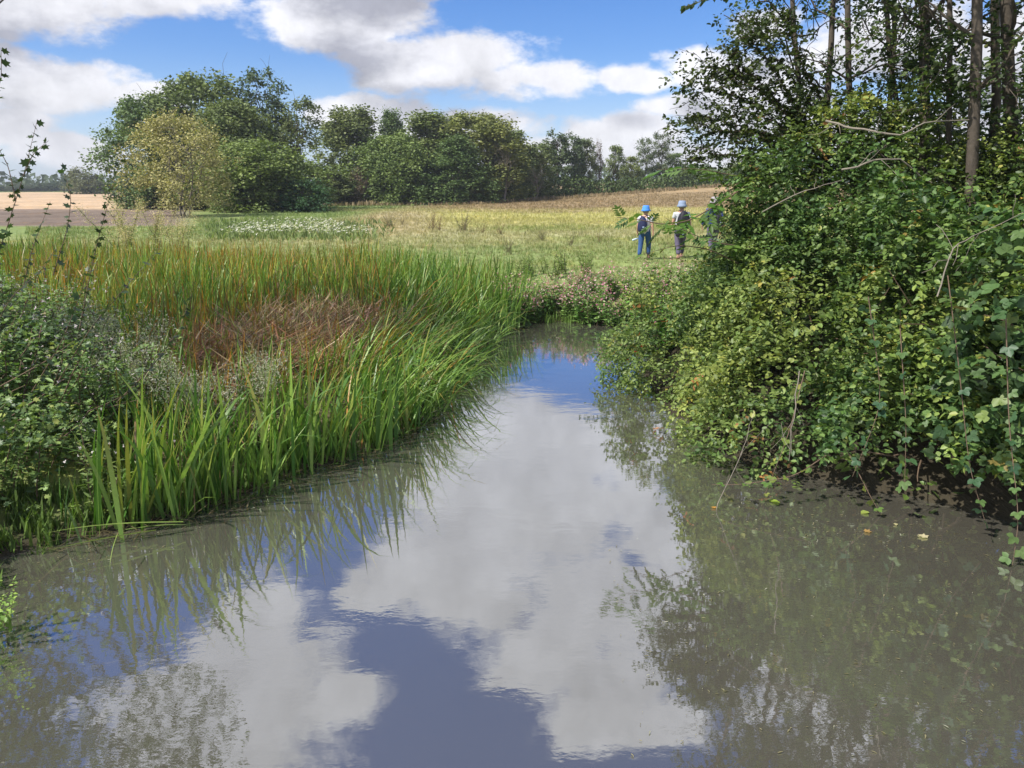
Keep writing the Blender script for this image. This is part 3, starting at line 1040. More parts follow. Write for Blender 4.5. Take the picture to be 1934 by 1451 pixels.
# near clumps along the bank: every clump a thing, every blade a part
vars_ = []
for k in range(14):
    mb = MB()
    n = 1
    Lk = 1.0
    c0 = gr + (g2 - gr) * rng.random()
    if k in (5,):
        c0 = np.array((.22, .25, .05))
    c1 = c0 * np.array((1.1, 1.0, .9))
    if k in (3, 9):
        c1 = np.array((.32, .24, .06))
    blades(mb, np.zeros((1, 3)) + (0, 0, 0.0), np.array([Lk]), np.array([0.03]), np.array([0.0]), np.array([[.15, .3, .5, .2, .9, .35, 1.5, .25, .45, .7, .1, 1.9, .4, .6][k]]),
           np.array([.0095]), c0[None], c1[None], 8)
    ob = mb.build('blade', M_REED, link=False)
    vars_.append(ob.data)
CL = [((-3.62, 6.62), 30, 1.25, 'sedge clump standing in the water nearest to the bottom left of the reeds'),
      ((-3.3, 6.95), 34, 1.35, 'tall fan of broad green sedge blades right of the shrub'),
      ((-2.98, 7.2), 30, 1.3, 'sedge clump in the middle of the nearest bank fringe'),
      ((-2.72, 7.6), 28, 1.2, 'short sedge clump beside the pale stick in the water'),
      ((-2.42, 8.05), 30, 1.25, 'sedge clump just right of the pale stick in the water'),
      ((-2.05, 8.5), 28, 1.25, 'sedge clump drooping over the water before the orange blade'),
      ((-1.65, 8.95), 28, 1.25, 'arching sedge clump where the bank turns away'),
      ((-1.35, 9.7), 26, 1.25, 'sedge clump hanging far over the water beyond the bank corner'),
      ((-3.95, 6.5), 9, .75, 'small sparse sedge tuft in the shallows at the left')]
for (px, py), nb, hh, lb in CL:
    z0 = float(height(np.array([px]), np.array([py]))[0])
    o = empty('sedge_clump', (px, py, max(z0, -.1)))
    prop(o, lb, 'sedge', 'sedge clumps along the near bank')
    for i in range(nb):
        b = bpy.data.objects.new('blade', vars_[random.randrange(14)])
        coll().objects.link(b)
        b.parent = o
        a, q = random.random() * 6.28, random.random() ** .6 * .27
        b.location = (math.cos(a) * q, math.sin(a) * q, -.05)
        ld = random.gauss(0, .9) - .3 if random.random() < .6 else random.random() * 6.28
        s = hh * random.uniform(.7, 1.25)
        b.rotation_euler = (0, abs(random.gauss(.05, .2)), ld)
        b.scale = (s, s * random.uniform(1.2, 2.3), s)


def one_blade(name, p, length, yaw, tilt, col, label, var=4, cat='reed leaf', w=1.4):
    me = vars_[var].copy()
    ob = bpy.data.objects.new(name, me)
    coll().objects.link(ob)
    cc_ = np.ones((len(me.vertices), 4), np.float32)
    cc_[:, :3] = col
    me.color_attributes['Tint'].data.foreach_set('color', cc_.ravel())
    ob.location = p
    ob.rotation_euler = (0, tilt, yaw)
    ob.scale = (length, length * w, length)
    prop(ob, label, cat)
    return ob


one_blade('fallen_blade', G(350, 985, .10), 1.15, R(205), R(78), (.17, .24, .06), 'long fallen sedge leaf lying across the water at the far left', 1)
one_blade('fallen_blade', G(300, 1000, .07), .95, R(212), R(84), (.14, .2, .05), 'second fallen sedge leaf floating below the longer one', 3)
one_blade('fallen_blade', G(222, 1008, .25), .42, R(-75), R(95), (.2, .3, .07), 'bright folded sedge leaf drooping into the water by the clump', 4)
one_blade('fallen_blade', G(235, 1000, .08), .6, R(2), R(80), (.18, .26, .07), 'sedge leaf lying flat to the right on the water', 1)
one_blade('orange_blade', G(715, 770, .18), .62, R(-38), R(72), (.55, .24, .03), 'orange withered reed leaf bent over the water', 0, w=2.0)

# ------------------------------------------------------------------ sprigs: leaves set along short twigs
def sprigs(P, D, Ln, k, ls, cols, T, up=(0, 0, 1), twig=None, spread=.9, droop=.25, mbl=None, cvar=.35, wx=None, r=rng):
    """P origins, D directions of short shoots; k leaves on each"""
    n = len(P)
    mb = mbl or MB()
    s = (np.arange(k) + .5) / k
    D = norm(D)
    side = norm(np.cross(D, np.array(up) + r.normal(size=(n, 3)) * .3))
    pos = P[:, None, :] + D[:, None, :] * (Ln[:, None] * s[None, :])[..., None]
    pos[..., 2] -= droop * Ln[:, None] * s[None, :] ** 2
    sg = np.where(np.arange(k) % 2, 1, -1)
    Yd = D[:, None, :] * .55 + side[:, None, :] * (sg * spread)[None, :, None] + r.normal(size=(n, k, 3)) * .28
    Yd[..., 2] -= .12
    nr = np.array(up)[None, None, :] + r.normal(size=(n, k, 3)) * .55
    pos, Yd, nr = pos.reshape(-1, 3), Yd.reshape(-1, 3), nr.reshape(-1, 3)
    X, Y, Z = frames(Yd, nr)
    C = np.repeat(cols, k, 0) * (1 - cvar / 2 + cvar * r.random((n * k, 1)))
    scatter(mb, T, pos, X, Y, Z, ls * (.55 + .75 * r.random(n * k)), C, .1, wx)
    return mb


def on_ellipsoids(E, n, keep, r=rng, shell=(.72, 1.03)):
    """points in the outer shell of a union of ellipsoids, with outward normals"""
    vol = np.array([(rx * ry + ry * rz + rx * rz) for (_, _, _, rx, ry, rz) in E])
    idx = r.choice(len(E), n, p=vol / vol.sum())
    A = np.array(E)[idx]
    d = norm(r.normal(size=(n, 3)))
    q = r.uniform(shell[0], shell[1], n) ** .6
    P = A[:, :3] + d * A[:, 3:] * q[:, None]
    Nn = norm(d / A[:, 3:])
    inside = np.zeros(n, bool)
    for i, e in enumerate(E):
        qq = (P - np.array(e[:3])) / np.array(e[3:])
        inside |= ((qq ** 2).sum(1) < shell[0] ** 2 * .85) & (idx != i)
    ok = ~inside & (P[:, 2] > .03) & keep(P, Nn)
    return P[ok], Nn[ok], idx[ok]


def leaf_parts(parent, T, mat, P, Yd, Nr, S, palette, name='leaf'):
    """single leaves picked out as parts, sharing a few meshes"""
    ms = []
    for c_ in palette:
        mb = MB()
        I = np.eye(3)
        scatter(mb, T, np.zeros((1, 3)), I[None, 0], I[None, 1], I[None, 2], 1.0, np.array(c_)[None], .15)
        ms.append(mb.build(name, mat, link=False).data)
    X, Y, Z = frames(Yd, Nr)
    for i in range(len(P)):
        ob = bpy.data.objects.new(name, ms[random.randrange(len(ms))])
        coll().objects.link(ob)
        ob.parent = parent
        m = Matrix.Identity(4)
        for a_ in range(3):
            m[a_][0], m[a_][1], m[a_][2], m[a_][3] = X[i][a_] * S[i], Y[i][a_] * S[i], Z[i][a_] * S[i], P[i][a_]
        ob.matrix_local = m


def pal(n, cols, wts, var=.3, r=rng):
    cols = np.array(cols)
    i = r.choice(len(cols), n, p=np.array(wts) / np.sum(wts))
    return cols[i] * (1 - var / 2 + var * r.random((n, 1)))


# ------------------------------------------------------------------ right thicket
C_HAW = [(.125, .195, .048), (.175, .245, .062), (.21, .285, .08), (.07, .125, .034), (.30, .3, .07), (.28, .15, .05)]
W_HAW = [4, 3.5, 1.5, 3.5, .25, .08]


def seen(P, Nn):
    """the thicket's riverside, its top and its upstream flank"""
    side = (Nn[:, 0] < .35) | (Nn[:, 2] > .25)
    return side & ((Nn[:, 1] < .35) | (Nn[:, 2] > .15) | (Nn[:, 0] < -.3))


def bush(name, E, n, label, cat, cols, wts, ls=.062, T=T_OVAL, k=7, group=None, nparts=200, down=.35, stems=24, berries=0, shell=(.7, 1.05)):
    root = empty(name, (E[0][0], E[0][1], .3))
    root.location = (0, 0, 0)
    prop(root, label, cat, group)
    P, Nn, _ = on_ellipsoids(E, n, seen, shell=shell)
    # ragged: clumps bulge and recede
    bl = (fbm(P[:, 0] * 2.2 + P[:, 2] * 1.7, P[:, 1] * 2.2 + P[:, 2] * 2.1, 3) - .5)
    P = P + Nn * (bl * .95)[:, None]
    gap = fbm(P[:, 0] * 3.1 + 20, P[:, 2] * 3.1 + P[:, 1] * 3, 2)
    if name == 'bramble':
        gap = gap - .06
    big = fbm(P[:, 0] * 1.9 + P[:, 1] * .8 + 2, P[:, 2] * .8 + P[:, 1] * .4 + 5, 2)
    ok = (gap > .36) & (P[:, 2] > .03) & ((big > (.455 if name == 'hawthorn_thicket' else .52)) | (rng.random(len(P)) < .12) | (P[:, 1] > 9.5))
    hol = ((P[:, 0] - 4.0) / 1.3) ** 2 + ((P[:, 2] - .1) / .66) ** 2 + ((P[:, 1] - 6.9) / 1.4) ** 2 < 1 - .5 * (fbm(P[:, 0] * 3, P[:, 1] * 3, 2) - .5)
    ok &= ~hol
    P, Nn = P[ok], Nn[ok]
    n = len(P)
    D = Nn * .55 + rng.normal(size=(n, 3)) * .55
    D[:, 2] -= down
    cc_ = pal(n, cols, wts)
    patch = fbm(P[:, 0] * .9 + 3, P[:, 2] * .9 + P[:, 1] * .7, 3)[:, None]
    cc_ = cc_ * (1 + (patch - .5) * np.array((1.3, .7, .3)))
    Ln = rng.uniform(.14, .34, n)
    mb = sprigs(P, D, Ln, k, ls, cc_, T)
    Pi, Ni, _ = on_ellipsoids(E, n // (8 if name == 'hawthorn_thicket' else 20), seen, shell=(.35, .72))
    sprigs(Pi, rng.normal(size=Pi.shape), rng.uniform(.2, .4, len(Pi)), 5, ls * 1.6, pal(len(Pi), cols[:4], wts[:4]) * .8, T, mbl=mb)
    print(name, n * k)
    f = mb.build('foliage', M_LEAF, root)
    f['kind'] = 'stuff'
    # single leaves nearest the viewer
    if nparts:
        dist = np.linalg.norm(P - np.array((0, 0, 3.1)), axis=1) - 1.2 * Nn[:, 2] + rng.random(n) * 2.2
        o = np.argsort(dist)[:nparts]
        PP = P[o] + Nn[o] * .07
        leaf_parts(root, T, M_LEAF, PP, norm(D[o] + rng.normal(size=(len(o), 3)) * .4), norm(np.array((0, 0, 1.)) + Nn[o] * .5 + rng.normal(size=(len(o), 3)) * .25), ls * rng.uniform(1.0, 1.5, len(o)), [c for c in cols[:5]])
    # inner stems and canes
    mbt = MB()
    for i in range(stems):
        e = E[rng.integers(len(E))]
        c = np.array(e[:3])
        a = rng.uniform(0, 6.28)
        b0 = np.array((c[0] + rng.normal() * .3 * e[3] + .3, c[1] + rng.normal() * .3 * e[4], .1))
        dd = norm(rng.normal(size=3) + np.array((-.5, -.4, .5)))
        p1 = c + dd * np.array(e[3:]) * rng.uniform(.75, 1.04)
        p1[2] = max(p1[2], .15)
        tube(mbt, bend(b0, p1, 9, .28, .12), np.linspace(.016, .004, 9), 5)
    mbt.build('stems', M_TWIG, root, smooth=True)['kind'] = 'stuff'
    if berries:
        P2, N2, _ = on_ellipsoids(E[:1], berries * 12, seen, shell=(.97, 1.04))
        P2 = P2[(P2[:, 2] < 1.4)][:berries]
        mbb = MB()
        for p in P2:
            for q in range(5):
                c = p + rng.normal(size=3) * .018
                th = np.array([(1, 0, 0), (-1, 0, 0), (0, 1, 0), (0, -1, 0), (0, 0, 1), (0, 0, -1)]) * .007 + c
                mbb.add(th, np.array([(0, 2, 4), (2, 1, 4), (1, 3, 4), (3, 0, 4), (2, 0, 5), (1, 2, 5), (3, 1, 5), (0, 3, 5)]), (.42, .025, .015))
        mbb.build('berries', M_FLOWER, root, smooth=True)['kind'] = 'stuff'
    return root, P, Nn


EH = [(3.75, 12.0, .35, 2.1, 2.1, 1.75), (4.75, 10.2, .9, 2.35, 2.5, 2.25), (3.75, 8.95, .35, 1.65, 1.45, 1.55), (3.75, 10.5, 1.6, 1.15, 1.3, 1.3), (4.6, 10.9, 3.0, 1.6, 1.3, 1.15)]
bush('hawthorn_thicket', EH, 33000, 'huge light green thicket spilling over the right bank behind the walkers\' feet', 'bush', C_HAW, W_HAW, .063, berries=40, nparts=240)
EV = [(5.5, 8.4, 1.15, 2.1, 1.35, 2.15), (4.55, 7.75, .55, 1.25, .95, 1.15)]
bush('climber_thicket', EV, 17000, 'yellow-green climber covered bush over the dark hollow, right of centre', 'bush', [(.12, .195, .045), (.17, .245, .06), (.07, .125, .034), (.27, .3, .07), (.045, .09, .024), (.32, .22, .05)], [4, 2.5, 3.5, .3, 2.5, .1], .073, nparts=240, down=.6)
EB = [(6.0, 6.9, .9, 1.75, .85, 1.75), (5.25, 6.75, 2.2, 1.2, .8, .9)]
bush('bramble', EB, 3600, 'dark bluish bramble with three-part leaves at the right edge above the water', 'bramble', [(.04, .09, .03), (.06, .125, .042), (.085, .155, .045), (.13, .2, .055), (.03, .06, .022), (.17, .16, .05)], [3, 3, 2, 1, 2, .3], .13, T_TREFOIL, 4, nparts=260, down=.7, stems=30)
E2 = [(6.6, 9.0, 2.4, 2.2, 1.6, 1.3), (5.6, 11.2, 2.6, 1.7, 2.2, 1.0)]
bush('upper_thicket', E2, 9000, 'tangled olive bush heaped up at the foot of the tall trees on the right', 'bush', C_HAW, W_HAW, .055, nparts=120, down=.1)

# hanging bramble canes reaching the water
C_BR = np.array([(.04, .095, .042), (.06, .12, .05), (.09, .15, .045)])


def leafy_cane(name, pts, rad, label, cat, T, ls, cols, step=.09, group=None, mat=M_LEAF, parts=True, twigmat=M_TWIG, up=(0, 0, 1), spread=.9, both=1, wxs=1.0):
    pts = np.array(pts, float)
    # resample smoothly
    tt = np.linspace(0, len(pts) - 1, 6 * (len(pts) - 1) + 1)
    pp_ = np.stack([np.interp(tt, np.arange(len(pts)), pts[:, i]) for i in range(3)], 1)
    for _ in range(3):
        pp_[1:-1] = (pp_[:-2] + 2 * pp_[1:-1] + pp_[2:]) / 4
    root = empty(name, pp_[0])
    prop(root, label, cat, group)
    mb = MB()
    tube(mb, pp_ - pp_[0], np.linspace(rad, rad * .3, len(pp_)), 5)
    mb.build('stem', twigmat, root, smooth=True)
    Ls = np.cumsum(np.r_[0, np.linalg.norm(np.diff(pp_, axis=0), axis=1)])
    s = np.arange(step, Ls[-1], step)
    s = np.repeat(s, both)
    C_ = np.stack([np.interp(s, Ls, pp_[:, i]) for i in range(3)], 1) - pp_[0]
    Tn = norm(np.stack([np.interp(s, Ls, np.gradient(pp_[:, i])) for i in range(3)], 1))
    side = norm(np.cross(Tn, np.array((0.1, .2, 1.))))
    sg = np.where(np.arange(len(s)) % 2, 1, -1)[:, None]
    Yd = norm(Tn * .5 + side * sg * spread + rng.normal(size=C_.shape) * .3 - np.array((0, 0, .25)))
    Nr = norm(np.array((0, -.45, .85) if T is T_PINNATE else up) + rng.normal(size=C_.shape) * (.4 if T is T_PINNATE else .75))
    leaf_parts(root, T, mat, C_, Yd, Nr, ls * rng.uniform(.7, 1.2, len(s)), cols)
    return root


canes = [
    [(1790, 520, 6.9), (1812, 700, 6.6), (1830, 880, 6.45), (1862, 990, 6.3)],
    [(1700, 620, 7.1), (1712, 800, 6.85), (1708, 930, 6.75)],
    [(1900, 600, 6.3), (1905, 800, 6.1), (1925, 980, 5.95), (1912, 1068, 5.85)],
    [(1640, 560, 7.4), (1668, 760, 7.2), (1610, 900, 7.0)],
    [(1520, 700, 7.6), (1490, 820, 7.35), (1440, 945, 7.25)],
    [(1560, 860, 7.3), (1500, 900, 7.1), (1400, 915, 7.15), (1345, 915, 7.3)],
    [(1600, 850, 7.2), (1640, 930, 6.95), (1665, 975, 6.9)],
]
lbc = ['long bramble cane hanging straight down to the water near the right edge', 'leafy bramble cane ending above the dark hollow', 'bramble cane dipping into the water at the right edge',
       'bramble cane drooping left over the hollow', 'bare-looking cane falling to the waterline left of the hollow', 'low cane stretching left along the water', 'short cane dangling over the shadowed water']
for k, cpx in enumerate(canes):
    leafy_cane('bramble_cane', [Q(*q) for q in cpx], .006, lbc[k], 'cane', T_TREFOIL, .13 if k < 4 else .10, C_BR if k < 4 else [(.16, .2, .04), (.1, .17, .04)], .1, 'canes hanging over the water')

# pinnate sprays and long shoots leaning over the meadow and the sky
C_ASH = [(.085, .17, .03), (.06, .12, .025), (.12, .2, .04)]
leafy_cane('ash_branch', [Q(1420, 345, 10.5), Q(1352, 388, 10.3), Q(1300, 418, 10.2), Q(1250, 424, 10.1), Q(1205, 414, 10.0), Q(1165, 410, 10.0)], .012, 'leafy branch reaching left in front of the walker with the blue hat', 'branch', T_PINNATE, .33, C_ASH, .085)
leafy_cane('ash_branch', [Q(1440, 470, 10.2), Q(1360, 460, 10.0), Q(1300, 440, 9.9), Q(1255, 410, 9.9)], .010, 'branch crossing in front of the black backpack', 'branch', T_PINNATE, .32, C_ASH, .10)
leafy_cane('ash_branch', [Q(1400, 500, 10.2), Q(1340, 470, 10.1), Q(1280, 462, 10.0), Q(1215, 480, 10.0)], .010, 'reddish twig with few leaves at the walkers\' feet', 'branch', T_LANCE, .14, [(.12, .19, .04), (.2, .22, .05)], .14)
leafy_cane('ash_branch', [Q(1440, 340, 10.6), Q(1380, 330, 10.5), Q(1320, 318, 10.4), Q(1240, 320, 10.3)], .010, 'feathery bright branch against the far tree row', 'branch', T_PINNATE, .36, [(.12, .21, .05), (.09, .17, .04)], .14)
SH = [
    [(1560, 300, 11), (1480, 210, 11), (1400, 140, 11), (1340, 120, 11), (1285, 172, 11)],
    [(1560, 320, 11), (1470, 260, 11), (1390, 235, 11), (1310, 215, 11), (1300, 230, 11)],
    [(1580, 300, 11), (1500, 200, 11), (1450, 110, 11), (1405, 62, 11), (1380, 105, 11)],
    [(1520, 330, 10.8), (1440, 300, 10.8), (1370, 290, 10.8), (1300, 300, 10.8)],
    [(1600, 260, 11.2), (1540, 170, 11.2), (1500, 90, 11.2), (1478, 20, 11.2)],
    [(1540, 290, 11), (1460, 225, 11), (1410, 185, 11), (1330, 165, 11)],
    [(1560, 240, 11.3), (1500, 150, 11.3), (1445, 90, 11.3), (1425, 30, 11.3)],
    [(1500, 300, 10.8), (1430, 250, 10.8), (1350, 245, 10.8), (1318, 262, 10.8)],
    [(1530, 260, 11.1), (1450, 170, 11.1), (1400, 120, 11.1), (1370, 150, 11.1)],
]
lbs = ['arching hawthorn shoot whose tip reaches farthest left against the cloud', 'hawthorn shoot curving down just under the farthest reaching one', 'hawthorn shoot arched high with hooked tip against blue sky', 'low hawthorn shoot level over the skyline trees',
       'upright hawthorn shoot nearest the first tall stem', 'straight hawthorn shoot through the middle of the spray', 'thin upright shoot with few leaves left of the tall stems', 'short shoot at the lower side of the hawthorn spray', 'shoot bent double inside the hawthorn spray']
for k, cpx in enumerate(SH):
    p = [Q(*q) for q in cpx]
    leafy_cane('hawthorn_shoot', p, .012, lbs[k], 'branch', T_OVAL, .095, [(.06, .085, .03), (.085, .11, .035), (.045, .065, .022)], .026, 'hawthorn shoots against the sky', both=2)
# more twigs around the spray: one mass
mb = MB()
Pn, Dn = [], []
for cpx in SH:
    p = np.array([Q(*q) for q in cpx])
    for i in range(95):
        s_ = rng.random() ** .8 * (len(p) - 1)
        a_ = int(min(s_, len(p) - 2))
        b0 = p[a_] + (p[a_ + 1] - p[a_]) * (s_ - a_)
        k = (1 - s_ / len(p)) * .55 + .12
        Pn.append(b0 + np.clip(rng.normal(size=3), -1.2, 1.2) * np.array((1, 1, .8)) * k * .6)
        Dn.append(rng.normal(size=3) + np.array((-.7, 0, .2)))
Pn, Dn = np.array(Pn), np.array(Dn)
root = empty('hawthorn_tree', (0, 0, 0))
prop(root, 'loose dark hawthorn crown thinning out leftwards against the sky above the thicket', 'bush')
sprigs(Pn, Dn, rng.uniform(.15, .35, len(Pn)), 7, .062, pal(len(Pn), [(.05, .075, .022), (.08, .11, .03), (.035, .055, .018)], [3, 2, 2]), T_OVAL, mbl=mb)
for i in range(0, len(Pn), 3):
    tube(mb, bend(Pn[i], Pn[i] + norm(Dn[i]) * .3, 3, .2), np.linspace(.005, .002, 3), 3, (.07, .05, .035))
mb.build('foliage', M_LEAF, root)['kind'] = 'stuff'

# tall thin trees rising out of the thicket
TR = [(1498, 320, 1480, -300, 11.6, .05), (1562, 340, 1585, -300, 12.0, .06), (1612, 330, 1600, -340, 11.0, .055), (1700, 330, 1640, -300, 11.5, .05), (1738, 300, 1735, -340, 10.4, .085),
      (1800, 330, 1770, -340, 10.0, .045), (1835, 420, 1828, -340, 9.4, .085), (1870, 360, 1880, -340, 10.8, .08), (1925, 380, 1905, -340, 9.8, .10), (1660, 330, 1690, -300, 12.4, .05), (1985, 380, 1975, -340, 9.4, .09)]
lbt = ['thin dark stem, first of the tall trees from the left', 'dark straight tree, second from the left above the thicket', 'dark tree with ivy, third from the left above the thicket', 'thin leaning tree crossing behind the thick dark trunk',
       'thick dark trunk with forks in the middle of the tall trees', 'slender bent stem left of the grey barked trunk', 'grey barked trunk in front of the dark trees at the right', 'dark trunk just right of the pale grey one', 'thickest dark trunk close to the right edge',
       'slim background tree between the leaning stem and the ivy tree', 'tree at the very right edge, mostly out of the picture']
for k, (u0, v0, u1, v1, y, rad) in enumerate(TR):
    p0 = Q(u0, v0, y)
    p1 = Q(u1, v1, y + rng.normal() * .3)
    base = p0 + (p0 - p1) / (p1[2] - p0[2]) * (p0[2] - .7)
    root = empty('tall_tree', base)
    prop(root, lbt[k], 'tree', 'tall thin trees on the right bank')
    pts = bend(base, p1, 12, .05) - base
    tb = MB()
    rad = rad * 1.0
    tube(tb, pts, np.linspace(rad, rad * .5, 12), 9)
    lb_ = []
    for i in range(13):
        j = rng.integers(3, 11)
        a_ = rng.uniform(0, 6.28)
        ln = rng.uniform(.7, 1.9)
        e_ = pts[j] + np.array((math.cos(a_) * ln * .7, math.sin(a_) * ln * .55, ln * rng.uniform(.1, .9)))
        bp = bend(pts[j], e_, 7, .3)
        tube(tb, bp, np.linspace(rad * .3, .006, 7), 5)
        lb_.append(bp)
        for q in range(3):
            m_ = bp[rng.integers(2, 6)]
            ee = m_ + rng.normal(size=3) * .4
            b2 = bend(m_, ee, 5, .3)
            tube(tb, b2, np.linspace(.008, .003, 5), 4)
            lb_.append(b2)
    tb.build('trunk', M_BARK, root, smooth=True)
    PP = np.concatenate(lb_)
    PP = np.repeat(PP, 4, 0) + rng.normal(size=(len(PP) * 4, 3)) * .13
    hz = PP[:, 2] + base[2]
    PP = PP[(rng.random(len(PP)) < np.where(hz < 4.6, .9, .6)) & (fbm(PP[:, 0] * 1.1 + k * 3, PP[:, 2] * 1.1, 2) > .40)]
    DD = rng.normal(size=PP.shape)
    mb = sprigs(PP, DD, rng.uniform(.12, .3, len(PP)), 6, .066, pal(len(PP), [(.045, .08, .022), (.075, .115, .03), (.03, .055, .018), (.12, .15, .035)], [3, 2, 3, .5]), T_OVAL)
    mb.build('crown', M_LEAF, root)
# dim hedge mass behind the stems
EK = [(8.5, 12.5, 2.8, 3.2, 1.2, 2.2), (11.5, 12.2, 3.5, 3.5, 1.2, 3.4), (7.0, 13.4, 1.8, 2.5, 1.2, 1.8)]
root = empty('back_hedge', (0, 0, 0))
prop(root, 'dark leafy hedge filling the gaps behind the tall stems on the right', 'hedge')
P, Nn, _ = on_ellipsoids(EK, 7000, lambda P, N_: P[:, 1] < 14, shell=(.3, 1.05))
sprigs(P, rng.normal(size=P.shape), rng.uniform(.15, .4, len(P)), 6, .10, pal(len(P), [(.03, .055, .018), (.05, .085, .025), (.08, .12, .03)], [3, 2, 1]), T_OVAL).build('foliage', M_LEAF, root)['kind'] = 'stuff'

# weathered grey stems lying over the thicket
for k, (cpx, rad, lb) in enumerate([
    ([(1560, 228, 9.6), (1610, 242, 9.3), (1700, 255, 9.0), (1745, 232, 9.0), (1830, 226, 9.1)], .014, 'long pale grey branch lying across the top of the thicket'),
    ([(1590, 320, 8.9), (1650, 302, 8.7), (1700, 300, 8.7), (1760, 345, 8.8)], .011, 'arched bare branch below the long grey one'),
    ([(1440, 400, 8.9), (1520, 360, 8.6), (1590, 340, 8.6)], .007, 'thin straight twig on the sunny side of the thicket'),
    ([(1770, 560, 6.6), (1800, 470, 6.7), (1850, 440, 6.9), (1934, 400, 7.0)], .007, 'thin dead cane arching at the right edge'),
    ([(1350, 975, 7.05), (1390, 880, 7.1), (1410, 830, 7.2), (1425, 780, 7.4)], .004, 'pale bent twig standing from the water at the thicket foot'),
    ([(1510, 700, 7.1), (1500, 790, 7.0), (1490, 870, 7.0)], .006, 'thin brown stem hanging down inside the climber bush')]):
    mb = MB()
    p = np.array([Q(*q) for q in cpx])
    pts = np.concatenate([bend(p[i], p[i + 1], 5, .12)[(1 if i else 0):] for i in range(len(p) - 1)])
    tube(mb, pts, np.linspace(rad, rad * .45, len(pts)), 6)
    for i in range(5):
        j = rng.integers(2, len(pts) - 1)
        tube(mb, bend(pts[j], pts[j] + rng.normal(size=3) * .18, 4, .2), np.linspace(rad * .4, .002, 4), 4)
    prop(mb.build('bare_branch', M_BARKL, smooth=True), lb, 'branch', 'bare branches on the thicket')

# leaves of a higher branch entering at the top
leafy_cane('overhanging_branch', [Q(1420, -60, 9), Q(1370, -25, 9), Q(1330, 0, 9), Q(1290, 14, 9)], .01, 'dark leaf spray hanging into the top of the picture left of the trees', 'branch', T_OVAL, .10, [(.05, .08, .03)], .04, both=2)

# ------------------------------------------------------------------ left shrub with lobed leaves
ES = [(-5.5, 7.9, .95, 1.5, 1.2, 1.2), (-5.1, 7.0, .45, 1.15, .75, .75), (-6.2, 8.0, 1.7, 1.3, 1.0, 1.1), (-7.1, 8.3, 2.5, .95, .9, .9)]
root = empty('field_maple_shrub', (0, 0, 0))
prop(root, 'blue-green shrub with small lobed leaves on the left bank', 'shrub')
P, Nn, _ = on_ellipsoids(ES, 3300, lambda P, N_: (N_[:, 0] > -.5) | (N_[:, 2] > .3), shell=(.45, 1.1))
gap = fbm(P[:, 0] * 2.6, P[:, 2] * 2.6 + P[:, 1] * 2, 2)
ok = (gap > .49 + .17 * sstep(P[:, 2], .9, 2.0))
P, Nn = P[ok], Nn[ok]
C_MP = [(.13, .205, .07), (.17, .255, .08), (.23, .32, .09), (.085, .145, .06), (.3, .35, .1)]
cS = pal(len(P), C_MP, [3, 3, 1.5, 2, .4])
DS = rng.normal(size=P.shape) * .6 + np.array((.35, -.2, .15))
sprigs(P, DS, rng.uniform(.12, .3, len(P)), 7, .052, cS, T_LOBED).build('foliage', M_LEAF, root)['kind'] = 'stuff'
o = np.argsort(np.linalg.norm(P - np.array((-1, 0, 3.1)), axis=1) + rng.random(len(P)))[:240]
leaf_parts(root, T_LOBED, M_LEAF, P[o] + Nn[o] * .06, norm(rng.normal(size=(len(o), 3)) + np.array((.3, -.2, -.2))), norm(rng.normal(size=(len(o), 3)) * .35 + np.array((.1, -.2, 1))), .058 * rng.uniform(.8, 1.3, len(o)), C_MP)
tb = MB()
for i in range(34):
    e = ES[i % 3]
    b0 = np.array((-5.8 + rng.normal() * .5, 7.6 + rng.normal() * .4, .3))
    p1 = np.array(e[:3]) + norm(rng.normal(size=3) + np.array((.5, -.2, .6))) * np.array(e[3:]) * rng.uniform(.8, 1.15)
    tube(tb, bend(b0, p1, 8, .2, .04), np.linspace(.014, .003, 8), 5)
tb.build('stems', M_TWIG, root, smooth=True)['kind'] = 'stuff'

SHL = [
    ([(-30, 560, 7.6), (10, 440, 7.7), (45, 330, 7.8), (70, 228, 8.0)], 'tallest shoot at the left, tip against the low cloud'),
    ([(30, 380, 7.7), (15, 310, 7.8), (-10, 270, 7.8)], 'shoot bending out of the picture at the left edge'),
    ([(45, 330, 7.8), (62, 290, 7.8), (92, 265, 7.8)], 'small side shoot right of the tallest one'),
    ([(100, 520, 8.3), (128, 430, 8.4), (135, 370, 8.5), (118, 318, 8.6)], 'dark curved shoot standing before the stubble field'),
    ([(150, 620, 8.6), (180, 470, 8.8), (205, 380, 8.9), (228, 298, 8.9)], 'long thin straight shoot before the pale far trees'),
    ([(40, 560, 8.0), (60, 470, 8.1), (95, 380, 8.3)], 'shoot crossing the dark plough strip at the left'),
    ([(110, 720, 7.4), (170, 620, 7.5), (235, 545, 7.6), (300, 470, 7.8)], 'long diagonal shoot in front of the yellow reeds'),
    ([(60, 740, 7.3), (120, 640, 7.3), (150, 560, 7.4), (170, 500, 7.5)], 'upright shoot left of the long diagonal one'),
    ([(-20, 640, 7.2), (20, 560, 7.3), (80, 510, 7.4), (105, 470, 7.5)], 'reddish shoot near the left edge in the shrub'),
    ([(-60, 240, 6.9), (-20, 205, 6.9), (3, 150, 6.9), (2, 90, 6.9)], 'leafy shoot tip entering from the left edge under the white cloud'),
    ([(220, 760, 7.6), (290, 690, 7.7), (340, 620, 7.9), (360, 560, 8.0)], 'thin shoot with tiny leaves over the bright green reeds'),
]
for cpx, lb in SHL:
    leafy_cane('maple_shoot', [Q(*q) for q in cpx], .006, lb, 'shoot', T_LOBED, .078, [(.045, .075, .035), (.06, .10, .04), (.035, .055, .03)], .05, 'long shoots of the left shrub', both=1)

